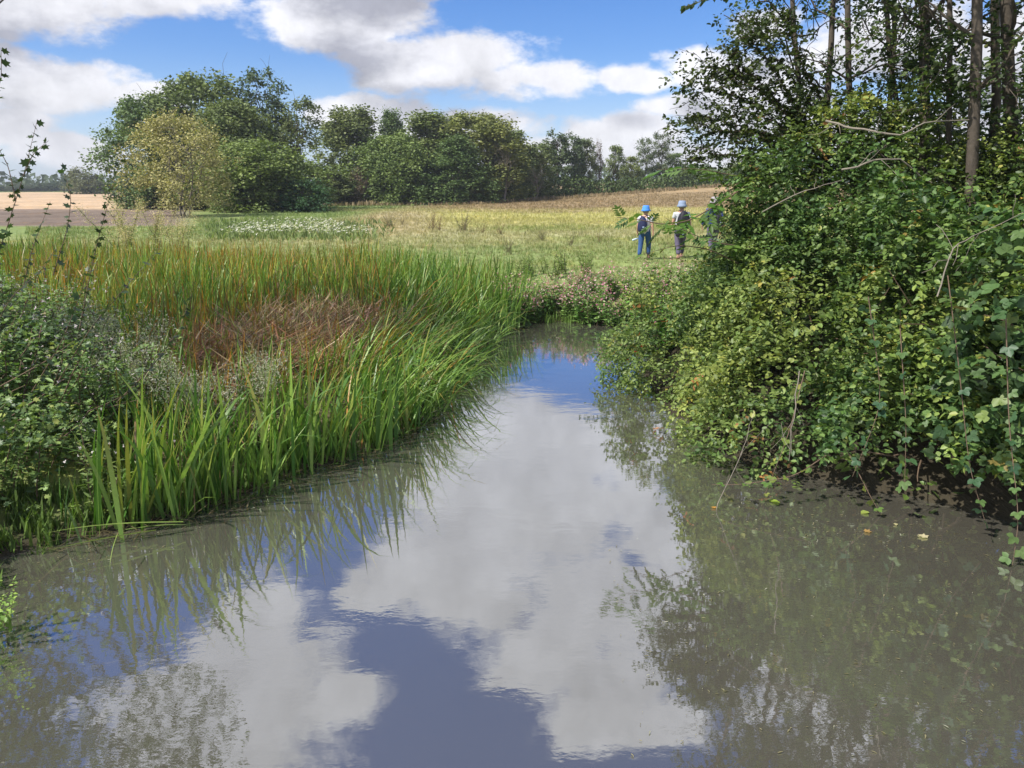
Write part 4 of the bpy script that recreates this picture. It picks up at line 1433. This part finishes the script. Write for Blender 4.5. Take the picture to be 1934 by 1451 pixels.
# crown of a tree standing left of the picture, mirrored in the water
root = empty('left_bank_tree', (0, 0, 0))
prop(root, 'tree on the left bank mostly outside the picture, mirrored in the near water', 'tree')
EL = [(-8.3, 9.6, 5.0, 2.1, 1.8, 1.9), (-8.0, 12.3, 7.0, 2.7, 2.0, 2.0), (-9.2, 8.6, 3.4, 1.8, 1.5, 1.4), (-6.0, 10.5, 7.6, 1.6, 1.5, 1.0)]
P, Nn, _ = on_ellipsoids(EL, 4200, lambda P, N_: (P[:, 0] / P[:, 1] < -.655) | ((P[:, 2] - 3.1) / P[:, 1] > .245), shell=(.3, 1.15))
sprigs(P, rng.normal(size=P.shape), rng.uniform(.15, .35, len(P)), 6, .085, pal(len(P), [(.05, .085, .028), (.075, .115, .035)], [1, 1]), T_OVAL).build('crown', M_LEAF, root)
tb = MB()
tp = np.array((-8.0, 9.4, 6.8))
tube(tb, bend((-9.4, 9.0, .6), tp, 9, .1), np.linspace(.11, .03, 9), 8)
for i in range(16):
    e = EL[i % 4]
    s0 = np.array((-9.4, 9.0, .6)) * (1 - .3 - .03 * i) + tp * (.3 + .03 * i)
    tube(tb, bend(s0, np.array(e[:3]) + rng.normal(size=3) * .7, 6, .2), np.linspace(.03, .006, 6), 5)
tb.build('trunk', M_BARK, root, smooth=True)


# ------------------------------------------------------------------ herbs: balsam, willowherb, docks
def herb(name, seed, H, nst, leafcols, T, ls, flowers=None, fcol=None, fl=26, spreadr=.3, stemcol=M_TWIG, fluff=0, step=.055):
    r = np.random.default_rng(seed)
    root = bpy.data.objects.new(name, None)
    tb, lf, fb = MB(), MB(), MB()
    for s in range(nst):
        b0 = np.array((r.normal() * .1, r.normal() * .1, 0))
        tp = np.array((r.normal() * spreadr, r.normal() * spreadr, H * r.uniform(.65, 1.05)))
        pts = bend(b0, tp, 7, .12, .03, r=r)
        tube(tb, pts, np.linspace(.007, .003, 7), 4, (.16, .08, .05))
        k = int(H / step)
        tt_ = np.linspace(.12, 1, k)
        C_ = np.stack([np.interp(tt_, np.linspace(0, 1, 7), pts[:, i]) for i in range(3)], 1)
        a = np.arange(k) * 2.4 + r.random() * 6
        for rep in range(2):
            aa = a + rep * math.pi + r.normal(size=k) * .3
            Yd = np.stack([np.cos(aa), np.sin(aa), r.normal(size=k) * .3 + .15], 1)
            X, Y, Z = frames(Yd, np.tile((0, 0, 1.), (k, 1)) + r.normal(size=(k, 3)) * .3)
            scatter(lf, T, C_, X, Y, Z, ls * (.6 + .7 * r.random(k)) * (1.15 - .6 * tt_), pal(k, leafcols, [1] * len(leafcols), r=r), .15)
        if flowers:
            m_ = fl
            F_ = tp + r.normal(size=(m_, 3)) * np.array((.10, .10, .10)) - np.array((0, 0, .03))
            X, Y, Z = frames(norm(r.normal(size=(m_, 3))), norm(r.normal(size=(m_, 3))))
            scatter(fb, T_FLOWER, F_, X, Y, Z, flowers * (.7 + .6 * r.random(m_)), pal(m_, fcol, [1] * len(fcol), r=r), .1)
        if fluff:
            m_ = fluff
            tq = r.uniform(.55, 1.0, m_)
            F_ = np.stack([np.interp(tq, np.linspace(0, 1, 7), pts[:, i]) for i in range(3)], 1) + r.normal(size=(m_, 3)) * .07
            X, Y, Z = frames(norm(r.normal(size=(m_, 3)) + np.array((0, 0, .4))), norm(r.normal(size=(m_, 3))))
            scatter(fb, T_LANCE, F_, X, Y, Z, .025 + .03 * r.random(m_), pal(m_, fcol, [1] * len(fcol), r=r), .1, wx=.8)
    for b_, nm, mt in ((tb, 'stem', stemcol), (lf, 'foliage', M_LEAF), (fb, 'flower_heads' if not fluff else 'seed_fluff', M_FLOWER)):
        if b_.n:
            o = b_.build(nm, mt, root, link=False)
            if b_ is fb:
                o['kind'] = 'stuff'
    return root


PINK = [(.60, .22, .36), (.72, .40, .50), (.5, .14, .30), (.78, .55, .62)]
BALS = [herb('balsam_plant', 100 + i, 1.05, 4, [(.12, .21, .06), (.17, .27, .08), (.09, .165, .05)], T_LANCE2, .19, .055, PINK, 12, .2, step=.06) for i in range(4)]
k = 0
cnt = 0
pos_b = []
while cnt < 88:
    x = rng.uniform(-.3, 5.5)
    y = rng.uniform(17.2, 20.2)
    d = float(sdist(np.array([x]), np.array([y]), RIVER)[0])
    if d < -.08 or d > 1.25 or x > 5:
        continue
    pos_b.append((x, y, d))
    cnt += 1
pos_b += [(rng.uniform(2.25, 3.6), rng.uniform(13.6, 15.3), .2) for _ in range(12)]
for i, (x, y, d) in enumerate(pos_b):
    z = max(0.0, float(height(np.array([x]), np.array([y]))[0]))
    lowg = rng.random() < .45
    o = dup(BALS[i % 4], (x, y, z - .05), rng.random() * 6.28, rng.uniform(.55, .9) * (1 - .25 * (d > .8)), color=(1.2, 1.2, 1.15))
    if i < 88:
        prop(o, 'pink flowering balsam plant in the patch at the far end of the river', 'balsam', 'balsam plants at the far bank')
    else:
        prop(o, 'pink flowering balsam plant between the water and the tip of the right thicket', 'balsam', 'balsam plants by the thicket tip')
# yellow-green nettles on top of that bank
NET = [herb('nettle_plant', 120 + i, .8, 5, [(.16, .235, .04), (.11, .185, .035)], T_OVAL, .10, spreadr=.2) for i in range(2)]
for i in range(14):
    x, y = rng.uniform(.0, 2.2), rng.uniform(19.6, 21.5)
    o = dup(NET[i % 2], (x, y, float(height(np.array([x]), np.array([y]))[0])), rng.random() * 6, rng.uniform(.5, .95), color=(1, 1, 1))
    prop(o, 'yellow-green leafy plant on the bank top above the pink flowers', 'plant', 'bright plants above the balsam')
# bright pinnate patch at the thicket's left foot
for i in range(9):
    x, y = rng.uniform(2.3, 3.2), rng.uniform(13.0, 14.4)
    o = dup(NET[i % 2], (x, y, .15 + .1 * i % .3), rng.random() * 6, rng.uniform(.9, 1.3), color=(.8, 1.15, .8))
    prop(o, 'bright green leafy plant at the left foot of the right thicket', 'plant', 'bright plants at the thicket foot')

WH = [herb('willowherb_plant', 140 + i, 1.15, 7, [(.2, .26, .13), (.25, .3, .17), (.15, .21, .09)], T_LANCE, .09, None, [(.46, .45, .37), (.34, .36, .26), (.58, .56, .49)], fluff=150, spreadr=.28, step=.035) for i in range(3)]
whp = [(-3.35, 8.25, .95, 'grey fluffy willowherb behind the nearest sedge fringe'), (-3.0, 8.75, .9, 'pale seeding willowherb at the right of the grey fluffy pair'), (-3.75, 8.5, .8, 'low grey willowherb left of the grey fluffy pair'),
       (-5.0, 9.6, 1.0, 'grey-green willowherb before the bright reeds'), (-5.5, 10.2, 1.05, 'tall grey-green willowherb left of the bright reeds'), (-4.6, 9.2, .85, 'low willowherb beside the pink flower spike'), (-5.9, 11.2, 1.0, 'willowherb at the edge of the yellow reeds'),
       (-13.2, 26.5, 1.7, 'big beige seeding willowherb left of the willow foot'), (-12.0, 26.0, 1.6, 'big beige seeding willowherb below the willow foot'), (-11.0, 25.6, 1.35, 'beige seeding willowherb right of the willow foot'), (-12.6, 25.2, 1.3, 'front one of the beige willowherbs below the willow')]
for i, (x, y, s, lb) in enumerate(whp):
    prop(dup(WH[i % 3], (x, y, float(height(np.array([x]), np.array([y]))[0])), rng.random() * 6, s, color=(1, 1, 1) if i < 7 else (1.35, 1.15, .9)), lb, 'willowherb', 'seeding willowherbs')
# left bank leafy herbs
LB = [herb('leafy_herb', 160 + i, .8, 6, [(.14, .235, .065), (.21, .30, .09), (.10, .175, .055)], [T_LANCE, T_OVAL, T_LOBED][i], [.12, .08, .08][i], .03 if i == 0 else None, [(.6, .5, .55), (.65, .6, .6)], 7, spreadr=.25, step=.045) for i in range(3)]
i = 0
placed = 0
while placed < 120:
    x, y = rng.uniform(-11, -3.3), rng.uniform(5.6, 19)
    a_, b_ = np.array([x]), np.array([y])
    if sdist(a_, b_, REEDS)[0] < .15 or sdist(a_, b_, RIVER)[0] < .2 or x < -.66 * y - 1.5:
        continue
    o = dup(LB[placed % 3], (x, y, float(height(a_, b_)[0]) - .03), rng.random() * 6, rng.uniform(.9, 1.5) * (.7 if y < 7.5 else 1), color=(1, 1, 1))
    prop(o, ['narrow leaved herb with small pale flowers', 'oval leaved herb', 'herb with lobed leaves'][placed % 3] + ' in the herbage behind the left shrub', 'herb', ['pale flowering herbs on the left bank', 'oval leaved herbs on the left bank', 'lobed leaved herbs on the left bank'][placed % 3])
    placed += 1
# corner plant at the bottom left
for (x, y, s, lb) in [(-3.62, 4.75, .55, 'light green leafy plant at the lower left edge over the water'), (-3.68, 4.45, .4, 'small plant below the light green one at the lower left edge')]:
    prop(dup(LB[1], (x, y, .05), 1.0, s, color=(1.4, 1.5, 1.1)), lb, 'plant')

# rusty docks and dry clumps in the meadow
DK = [herb('dock_plant', 180, 1.0, 9, [(.17, .075, .045), (.22, .12, .06), (.12, .10, .05)], T_LANCE, .07, .03, [(.20, .07, .04), (.16, .09, .05)], 14, .3, step=.05),
      herb('dry_plant', 181, 1.0, 11, [(.20, .165, .11), (.16, .15, .09), (.14, .16, .08)], T_LANCE, .10, None, None, 0, .33, step=.05)]
for u, v, kd, s, w_, lb in [(735, 430, 1, 1.05, 1.1, 'tall dry brown plant clump, leftmost in the meadow'), (815, 434, 0, 1.1, 1.0, 'reddish dock clump right of the leftmost dry clump'), (828, 436, 0, .85, 1, 'lower rusty dock touching the reddish dock clump'), (875, 438, 1, 1.05, 1.1, 'grey-brown dry clump between the two dock clumps'),
                            (912, 440, 0, .62, 1.2, 'low rusty dock clump, left half'), (944, 441, 0, .62, 1.2, 'low rusty dock clump, right half'), (1022, 452, 1, .55, 1.3, 'low brownish leafy clump in the middle of the meadow'), (1078, 462, 1, .5, 1.1, 'small dry clump left of the blue-hat walker'),
                            (1132, 458, 0, .45, 1, 'small dock nearest the blue-hat walker'), (702, 416, 1, .5, 1.2, 'small green-brown clump by the pale track'), (760, 424, 1, .6, 1, 'small dry clump beside the leftmost tall one'), (960, 480, 1, .7, .8, 'thin dark plant above the reed tips')]:
    p = G(u, v, .85)
    z = float(height(np.array([p[0]]), np.array([p[1]]))[0])
    prop(dup(DK[1 - kd if False else kd], (p[0], p[1], z), rng.random() * 6, (s * w_, s * w_, s), color=(1, 1, 1)), lb, 'plant', 'dry plant clumps in the meadow')

# ------------------------------------------------------------------ walkers
def skin_obj(name, verts, edges, radii, mat, parent=None, sub=1):
    me = bpy.data.meshes.new(name)
    me.from_pydata([tuple(v) for v in verts], edges, [])
    tmp = bpy.data.objects.new(name, me)
    coll().objects.link(tmp)
    mo = tmp.modifiers.new('skin', 'SKIN')
    mo.use_smooth_shade = True
    for i, r_ in enumerate(radii):
        sv2 = me.skin_vertices[0].data[i]
        sv2.radius = (r_, r_) if not hasattr(r_, '__len__') else r_
        sv2.use_root = (i == 0)
    ss = tmp.modifiers.new('sub', 'SUBSURF')
    ss.levels = ss.render_levels = sub
    dg = bpy.context.evaluated_depsgraph_get()
    nm = bpy.data.meshes.new_from_object(tmp.evaluated_get(dg))
    bpy.data.objects.remove(tmp)
    nm.name = name
    nm.materials.clear()
    nm.materials.append(mat)
    ob = bpy.data.objects.new(name, nm)
    coll().objects.link(ob)
    ob.parent = parent
    return ob


M_SKIN = plain_mat('skin', (.50, .29, .20), .5, .08, 20)
M_HAIR = plain_mat('grey_hair', (.28, .24, .2), .8, .3, 60)
M_HATB = plain_mat('blue_hat_cloth', (.07, .25, .72), .85, .1, 30)
M_HATG = plain_mat('pale_blue_hat_cloth', (.22, .28, .40), .85, .1, 30)
M_HATW = plain_mat('grey_white_hat_cloth', (.3, .28, .3), .85, .2, 30)
M_SHIRT = plain_mat('pale_shirt', (.62, .58, .66), .9, .06, 12)
M_SHIRT2 = plain_mat('white_grey_shirt', (.5, .52, .56), .9, .15, 12)
M_JACK = plain_mat('blue_jacket', (.03, .045, .18), .8, .3, 8)
M_JEAN = plain_mat('blue_jeans', (.035, .085, .21), .9, .35, 9)
M_TROU = plain_mat('purple_grey_trousers', (.11, .095, .15), .9, .2, 9)
M_NAVY = plain_mat('navy_pack_cloth', (.018, .024, .075), .7, .35, 9)
M_BLACK = plain_mat('black_pack_cloth', (.012, .012, .02), .65, .4, 9)
M_SHOE = plain_mat('brown_shoe', (.24, .14, .11), .8, .3, 15)
M_BOTT = plain_mat('clear_plastic', (.5, .6, .65), .15, .1, 15, spec=.8)
M_STRAP = plain_mat('strap_cloth', (.02, .02, .04), .8, .2, 15)


def lathe(name, prof, mat, parent, seg=16, loc=(0, 0, 0), sc_=(1, 1, 1)):
    mb = MB()
    th = np.linspace(0, 2 * math.pi, seg, endpoint=False)
    pr = np.array(prof)
    V = np.stack([pr[:, None, 0] * np.cos(th), pr[:, None, 0] * np.sin(th), np.repeat(pr[:, 1:2], seg, 1)], -1)
    i = np.arange(len(pr) - 1)[:, None] * seg
    j = np.arange(seg)[None, :]
    F = np.stack([i + j, i + (j + 1) % seg, i + seg + (j + 1) % seg, i + seg + j], -1).reshape(-1, 4)
    mb.add(V.reshape(-1, 3) * np.array(sc_), F)
    ob = mb.build(name, mat, parent, smooth=True)
    ob.location = loc
    return ob


def person(loc, rz, H, label, top_mat, leg_mat, hat_mat, stride=.16, head_yaw=0.0, sleeves=.6, arm=.08):
    root = empty('person', loc, rz)
    s = H / 1.75
    root.scale = (s * 1.18, s * 1.18, s)
    prop(root, label, 'person', 'walkers crossing the meadow')
    f = stride
    V = [(0, 0, .95), (0, .005, 1.12), (0, .01, 1.3), (0, .0, 1.43), (0, .01, 1.5), (0, .02, 1.575), (0, .015, 1.65), (0, .01, 1.71)]
    Ed = [(0, 1), (1, 2), (2, 3), (3, 4), (4, 5), (5, 6), (6, 7)]
    Rr = [(.12, .09), (.12, .09), (.16, .11), (.13, .085), (.052, .052), (.075, .085), (.082, .095), (.062, .07)]
    hy = head_yaw
    V += [(math.sin(hy) * .105, .015 + math.cos(hy) * .105, 1.63)]          # nose
    Ed += [(6, 8)]
    Rr += [.014]
    for sd_ in (-1, 1):
        b = len(V)
        fw = f * sd_
        V += [(.17 * sd_, 0, 1.41), (.215 * sd_, -.02 - fw * arm * 3, 1.14), (.235 * sd_ + .02 * sd_, .04 - fw * .5, .92), (.245 * sd_, .055 - fw * .55, .86)]
        Ed += [(3, b), (b, b + 1), (b + 1, b + 2), (b + 2, b + 3)]
        Rr += [.058, .042, .026, .032]
        hd = np.array(V[b + 3])
        for q in range(4):                                                   # four fingers and a thumb
            c = len(V)
            yy_ = -.024 + .016 * q
            ln = (.06, .075, .07, .055)[q]
            V += [tuple(hd + (0, yy_, -.035)), tuple(hd + (-.008 * sd_, yy_ + .004, -.035 - ln * .55)), tuple(hd + (-.022 * sd_, yy_ + .006, -.035 - ln * .95))]
            Ed += [(b + 3, c), (c, c + 1), (c + 1, c + 2)]
            Rr += [.009, .0085, .007]
        c = len(V)
        V += [tuple(hd + (-.01 * sd_, .034, -.01)), tuple(hd + (-.02 * sd_, .045, -.045))]
        Ed += [(b + 3, c), (c, c + 1)]
        Rr += [.011, .009]
    hips = []
    for sd_ in (-1, 1):
        b = len(V)
        fw = f * sd_
        V += [(.09 * sd_, 0, .88), (.1 * sd_, fw * .55 + .03, .5), (.1 * sd_, fw - .04, .1), (.105 * sd_, fw + .10, .04)]
        Ed += [(0, b), (b, b + 1), (b + 1, b + 2), (b + 2, b + 3)]
        Rr += [(.088, .09), .056, .038, .03]
        hips.append(V[b:b + 4])
    skin_obj('body', V, Ed, Rr, M_SKIN, root, 1)
    # ears
    for sd_ in (-1, 1):
        lathe('ear', [(0, -.012), (.02, -.008), (.024, 0), (.02, .008), (0, .012)], M_SKIN, root, 8, (math.cos(hy) * .088 * sd_, -math.sin(hy) * .088 * sd_ + .01, 1.62), (.5, 1, 1.3))
    for sd_ in (-1, 1):
        a_ = hy + sd_ * .33
        lathe('eye', [(0, -.011), (.011, 0), (0, .011)], M_BLACK, root, 8, (math.sin(a_) * .088, .015 + math.cos(a_) * .092, 1.655))
    # shirt
    Vs = [(0, 0, .80), (0, .005, 1.1), (0, .01, 1.3), (0, 0, 1.42), (0, .0, 1.47)]
    Es = [(0, 1), (1, 2), (2, 3), (3, 4)]
    Rs = [(.20, .155), (.18, .14), (.185, .13), (.15, .10), .068]
    for sd_ in (-1, 1):
        b = len(Vs)
        fw = f * sd_
        e = np.array((.215 * sd_, -.02 - fw * arm * 3, 1.14))
        sh = np.array((.175 * sd_, 0, 1.41))
        Vs += [tuple(sh), tuple(sh + (e - sh) * sleeves)]
        Es += [(3, b), (b, b + 1)]
        Rs += [.075, .064]
        if sleeves > .95:
            Vs += [(.255 * sd_, .04 - fw * .5, .93)]
            Es += [(b + 1, b + 2)]
            Rs += [.046]
    skin_obj('shirt' if sleeves < .95 else 'jacket', Vs, Es, Rs, top_mat, root, 1)
    Vt = [(0, 0, 1.14), (0, 0, .9)]
    Et = [(0, 1)]
    Rt = [(.15, .11), (.18, .14)]
    for hp in hips:
        b = len(Vt)
        Vt += [hp[0], hp[1], (hp[2][0], hp[2][1], .13)]
        Et += [(1, b), (b, b + 1), (b + 1, b + 2)]
        Rt += [(.105, .108), .078, .062]
    skin_obj('trousers', Vt, Et, Rt, leg_mat, root, 1)
    for hp in hips:
        x_, y_ = hp[2][0], hp[2][1]
        skin_obj('shoe', [(x_, y_ - .02, .1), (x_, y_ - .02, .055), (x_, y_ + .09, .045), (x_, y_ + .16, .035)], [(0, 1), (1, 2), (2, 3)], [.045, .05, .045, .034], M_SHOE, root, 1)
    lathe('hair', [(.0, .12), (.06, .1), (.093, .05), (.1, 0), (.095, -.05), (.07, -.06)], M_HAIR, root, 14, (0, -.005, 1.635), (1, 1.08, 1))
    if hat_mat:
        lathe('hat', [(0, .115), (.075, .112), (.092, .1), (.104, .03), (.112, .0), (.145, -.045), (.141, -.048), (.108, -.004), (.098, .02)], hat_mat, root, 18, (0, .01, 1.685), (1, 1.08, 1.15))
    return root


def sack(name, loc, rz, s, label, mat, wdt=.16, hgt=.46, dep=.11, cat='backpack', group=None):
    """rounded pack with straps; worn, so it is a thing of its own"""
    root = empty(name, loc, rz)
    root.scale = (s, s, s)
    prop(root, label, cat, group)
    prof = [(0, 0), (.75, .02), (.98, .12), (1.0, .35), (.9, .62), (.66, .84), (.35, .95), (.12, 1.0), (0, 1.0)]
    mb = MB()
    seg = 18
    th = np.linspace(0, 2 * math.pi, seg, endpoint=False)
    pr = np.array(prof)
    wob = 1 + .05 * np.sin(th * 5)[None, :] + .04 * np.sin(th * 3 + 1)[None, :]
    V = np.stack([pr[:, None, 0] * np.cos(th) * wob * wdt, pr[:, None, 0] * np.sin(th) * wob * dep, np.repeat(pr[:, 1:2], seg, 1) * hgt], -1)
    i = np.arange(len(pr) - 1)[:, None] * seg
    j = np.arange(seg)[None, :]
    F = np.stack([i + j, i + (j + 1) % seg, i + seg + (j + 1) % seg, i + seg + j], -1).reshape(-1, 4)
    mb.add(V.reshape(-1, 3), F)
    mb.build('bag', mat, root, smooth=True)
    mb = MB()
    V = np.array([(x_, y_, z_) for y_ in (-1, 1) for x_, z_ in ((-1, -1), (1, -1), (1, 1), (-1, 1))], float) * (.028, .008, .028)
    mb.add(V, np.array([(0, 1, 2, 3), (7, 6, 5, 4), (0, 4, 5, 1), (1, 5, 6, 2), (2, 6, 7, 3), (3, 7, 4, 0)]))
    o = mb.build('patch', M_HATG, root)
    o.location = (.07, -dep * .98, hgt * .3)
    for sd_ in (-1, 1):
        mb = MB()
        tube(mb, np.array([(.05 * sd_, 0, hgt * .95), (.10 * sd_, dep + .06, hgt * 1.03), (.13 * sd_, dep + .17, hgt * .8), (.15 * sd_, dep + .13, hgt * .35), (.12 * sd_, dep * .3, hgt * .08)]), .012, 6)
        mb.build('strap', M_STRAP, root, smooth=True)
    return root


gz_ = lambda x, y: float(height(np.array([float(x)]), np.array([float(y)]))[0])
p1 = G(1216, 489, .8)
person((p1[0], p1[1], gz_(p1[0], p1[1])), R(-22), 1.63, 'walker in bright blue bucket hat, pale T-shirt and blue jeans', M_SHIRT, M_JEAN, M_HATB, .15, -.9, .62)
bx, by = p1[0] - .13, p1[1] - .20
sack('drawstring_backpack', (bx, by, gz_(*p1[:2]) + .87), R(-26), 1.0, 'navy drawstring backpack on the walker in the blue hat', M_NAVY, .155, .50, .10)
wb = empty('water_bottle', (p1[0] - .30, p1[1] + .1, gz_(*p1[:2]) + .62))
prop(wb, 'small clear bottle in the left hand of the walker in the blue hat', 'bottle')
wb.rotation_euler = (0, R(70), 0)
lathe('bottle_body', [(0, -.09), (.03, -.09), (.033, -.07), (.033, .04), (.014, .07), (.014, .085), (0, .085)], M_BOTT, wb, 12)
lathe('cap', [(0, .086), (.017, .086), (.017, .105), (0, .105)], M_HATB, wb, 12)
p2 = G(1283, 487, .8)
person((p2[0], p2[1], gz_(p2[0], p2[1])), R(4), 1.78, 'walker with pale blue hat and purple-grey trousers seen through the leaves', M_SHIRT2, M_TROU, M_HATG, .2, .3, .62)
sack('large_backpack', (p2[0] + .02, p2[1] - .27, gz_(*p2[:2]) + .95), R(4), 1.0, 'large black rucksack on the middle walker', M_BLACK, .21, .58, .16)
sack('shoulder_bag', (p2[0] - .08, p2[1] - .38, gz_(*p2[:2]) + .72), R(4), .8, 'black bag hanging below the large rucksack', M_BLACK, .2, .36, .1, 'bag')
p3 = np.array(Q(1349, 400, 26.5))
person((p3[0], p3[1], gz_(p3[0], p3[1])), R(8), 1.86, 'walker in dark blue jacket and grey-white hat, mostly hidden by the thicket', M_JACK, M_TROU, M_HATW, .18, .2, 1.0)
sack('dark_backpack', (p3[0] + .08, p3[1] - .25, gz_(*p3[:2]) + .95), R(6), 1.0, 'dark backpack on the walker in the blue jacket', M_BLACK, .17, .46, .13)

# ------------------------------------------------------------------ air
mh, t = new_mat('air_haze')
pv = t.n('ShaderNodeVolumePrincipled', {}, {'Color': (.86, .92, 1, 1), 'Density': .00042, 'Anisotropy': .3})
oh = mh.node_tree.nodes.new('ShaderNodeOutputMaterial')
mh.node_tree.links.new(pv.outputs[0], oh.inputs['Volume'])
hb = np.array([(x, y, z) for z in (-3, 26) for y in (-62, 2450) for x in (-1550, 1550)], float)
hz_ = mk('haze', hb, np.array([(0, 2, 3, 1), (4, 5, 7, 6), (0, 1, 5, 4), (2, 6, 7, 3), (0, 4, 6, 2), (1, 3, 7, 5)]), None, mh)
prop(hz_, kind='stuff')

# ------------------------------------------------------------------ small things on and at the water
mb = MB()
tube(mb, np.array([(0, 0, -.15), (.004, .0, .0), (.0, .003, .12)]), [.016, .016, .014], 7)
mb.add(np.array([(.0, 0, .121)] + [(math.cos(a) * .0145, math.sin(a) * .0145, .12) for a in np.linspace(0, 6.28, 7, endpoint=False)]), np.array([(0, 1 + i, 1 + (i + 1) % 7) for i in range(7)]))
stk = mb.build('stick', plain_mat('pale_peeled_wood', (.62, .6, .48), .8, .2, 20), smooth=True)
stk.location = G(456, 922, 0.0)
stk.rotation_euler = (.1, .06, 0)
prop(stk, 'short pale stick standing in the water at the reed edge', 'stick')

FL = [(1752, 1018, .10, (.5, .44, .28), 'pale tan leaf floating by itself on the dark water at the right'), (1452, 948, .11, (.3, .4, .06), 'yellow-green heart shaped leaf at the waterline under the thicket'), (1350, 962, .06, (.4, .22, .05), 'brownish leaf floating left of the heart shaped one'),
      (1640, 968, .10, (.28, .34, .08), 'light green leaf on the water below the dark hollow'), (1630, 1004, .08, (.34, .2, .08), 'thin brown leaf on the water below the light green one'), (1690, 990, .05, (.4, .38, .2), 'tiny pale leaf near the dark hollow')]
for i, (u, v, s_, c_, lb) in enumerate(FL):
    mb = MB()
    X = np.array([[1., 0, 0]])
    Y = np.array([[0., 1, 0]])
    Z = np.array([[0., 0, 1]])
    scatter(mb, WIDE if i % 2 else T_LOBED, np.zeros((1, 3)), X, Y, Z, s_, np.array(c_)[None], .2)
    o = mb.build('floating_leaf', M_LEAF)
    p = G(u, v, 0)
    o.location = (p[0], p[1], .012)
    o.rotation_euler = (0, 0, rng.random() * 6.28)
    prop(o, lb, 'leaf', 'leaves floating on the river')
mb = MB()
n = 320
u = np.r_[rng.uniform(1340, 1800, n), rng.uniform(1150, 1900, n), rng.uniform(60, 700, n // 2)]
v = np.r_[rng.uniform(935, 1010, n) + (u[:n] - 1340) * .1, rng.uniform(980, 1430, n), 1075 - u[2 * n:] * .28 + np.abs(rng.normal(size=n // 2)) * 28]
P = np.array([G(a, b, .008) for a, b in zip(u, v)])
n = len(P)
X, Y, Z = frames(norm(rng.normal(size=(n, 3)) * np.array((1, 1, .03))), np.tile((0, 0, 1.), (n, 1)) + rng.normal(size=(n, 3)) * .08)
scatter(mb, T_LANCE, P, X, Y, Z, .012 + .03 * rng.random(n) ** 2, pal(n, [(.22, .2, .12), (.14, .13, .07), (.3, .3, .24)], [2, 3, 1]), .2)
prop(mb.build('floating_debris', M_GRASS), 'specks of leaf litter floating on the water near both banks', 'debris', kind='stuff')
mb = MB()
n = 420
s_ = rng.random(n) * 8
bp = np.array(LEFT[4:])
idx = rng.random(n) * (len(bp) - 1.001)
ai = idx.astype(int)
P = bp[ai] + (bp[ai + 1] - bp[ai]) * (idx - ai)[:, None]
P = np.concatenate([P + rng.normal(size=(n, 2)) * .12 + np.array((.08, -.05)), np.full((n, 1), .02)], 1)
C0 = np.array((.12, .10, .055)) * (.5 + .9 * rng.random((n, 1)))
blades(mb, P, .15 + .35 * rng.random(n), 1.35 + .15 * rng.normal(size=n), rng.random(n) * 6.28, rng.normal(size=n) * .15, .005 + .003 * rng.random(n), C0, C0, 3)
prop(mb.build('reed_litter', M_REED), 'broken brown reed litter along the waterline of the left bank', 'litter', kind='stuff')
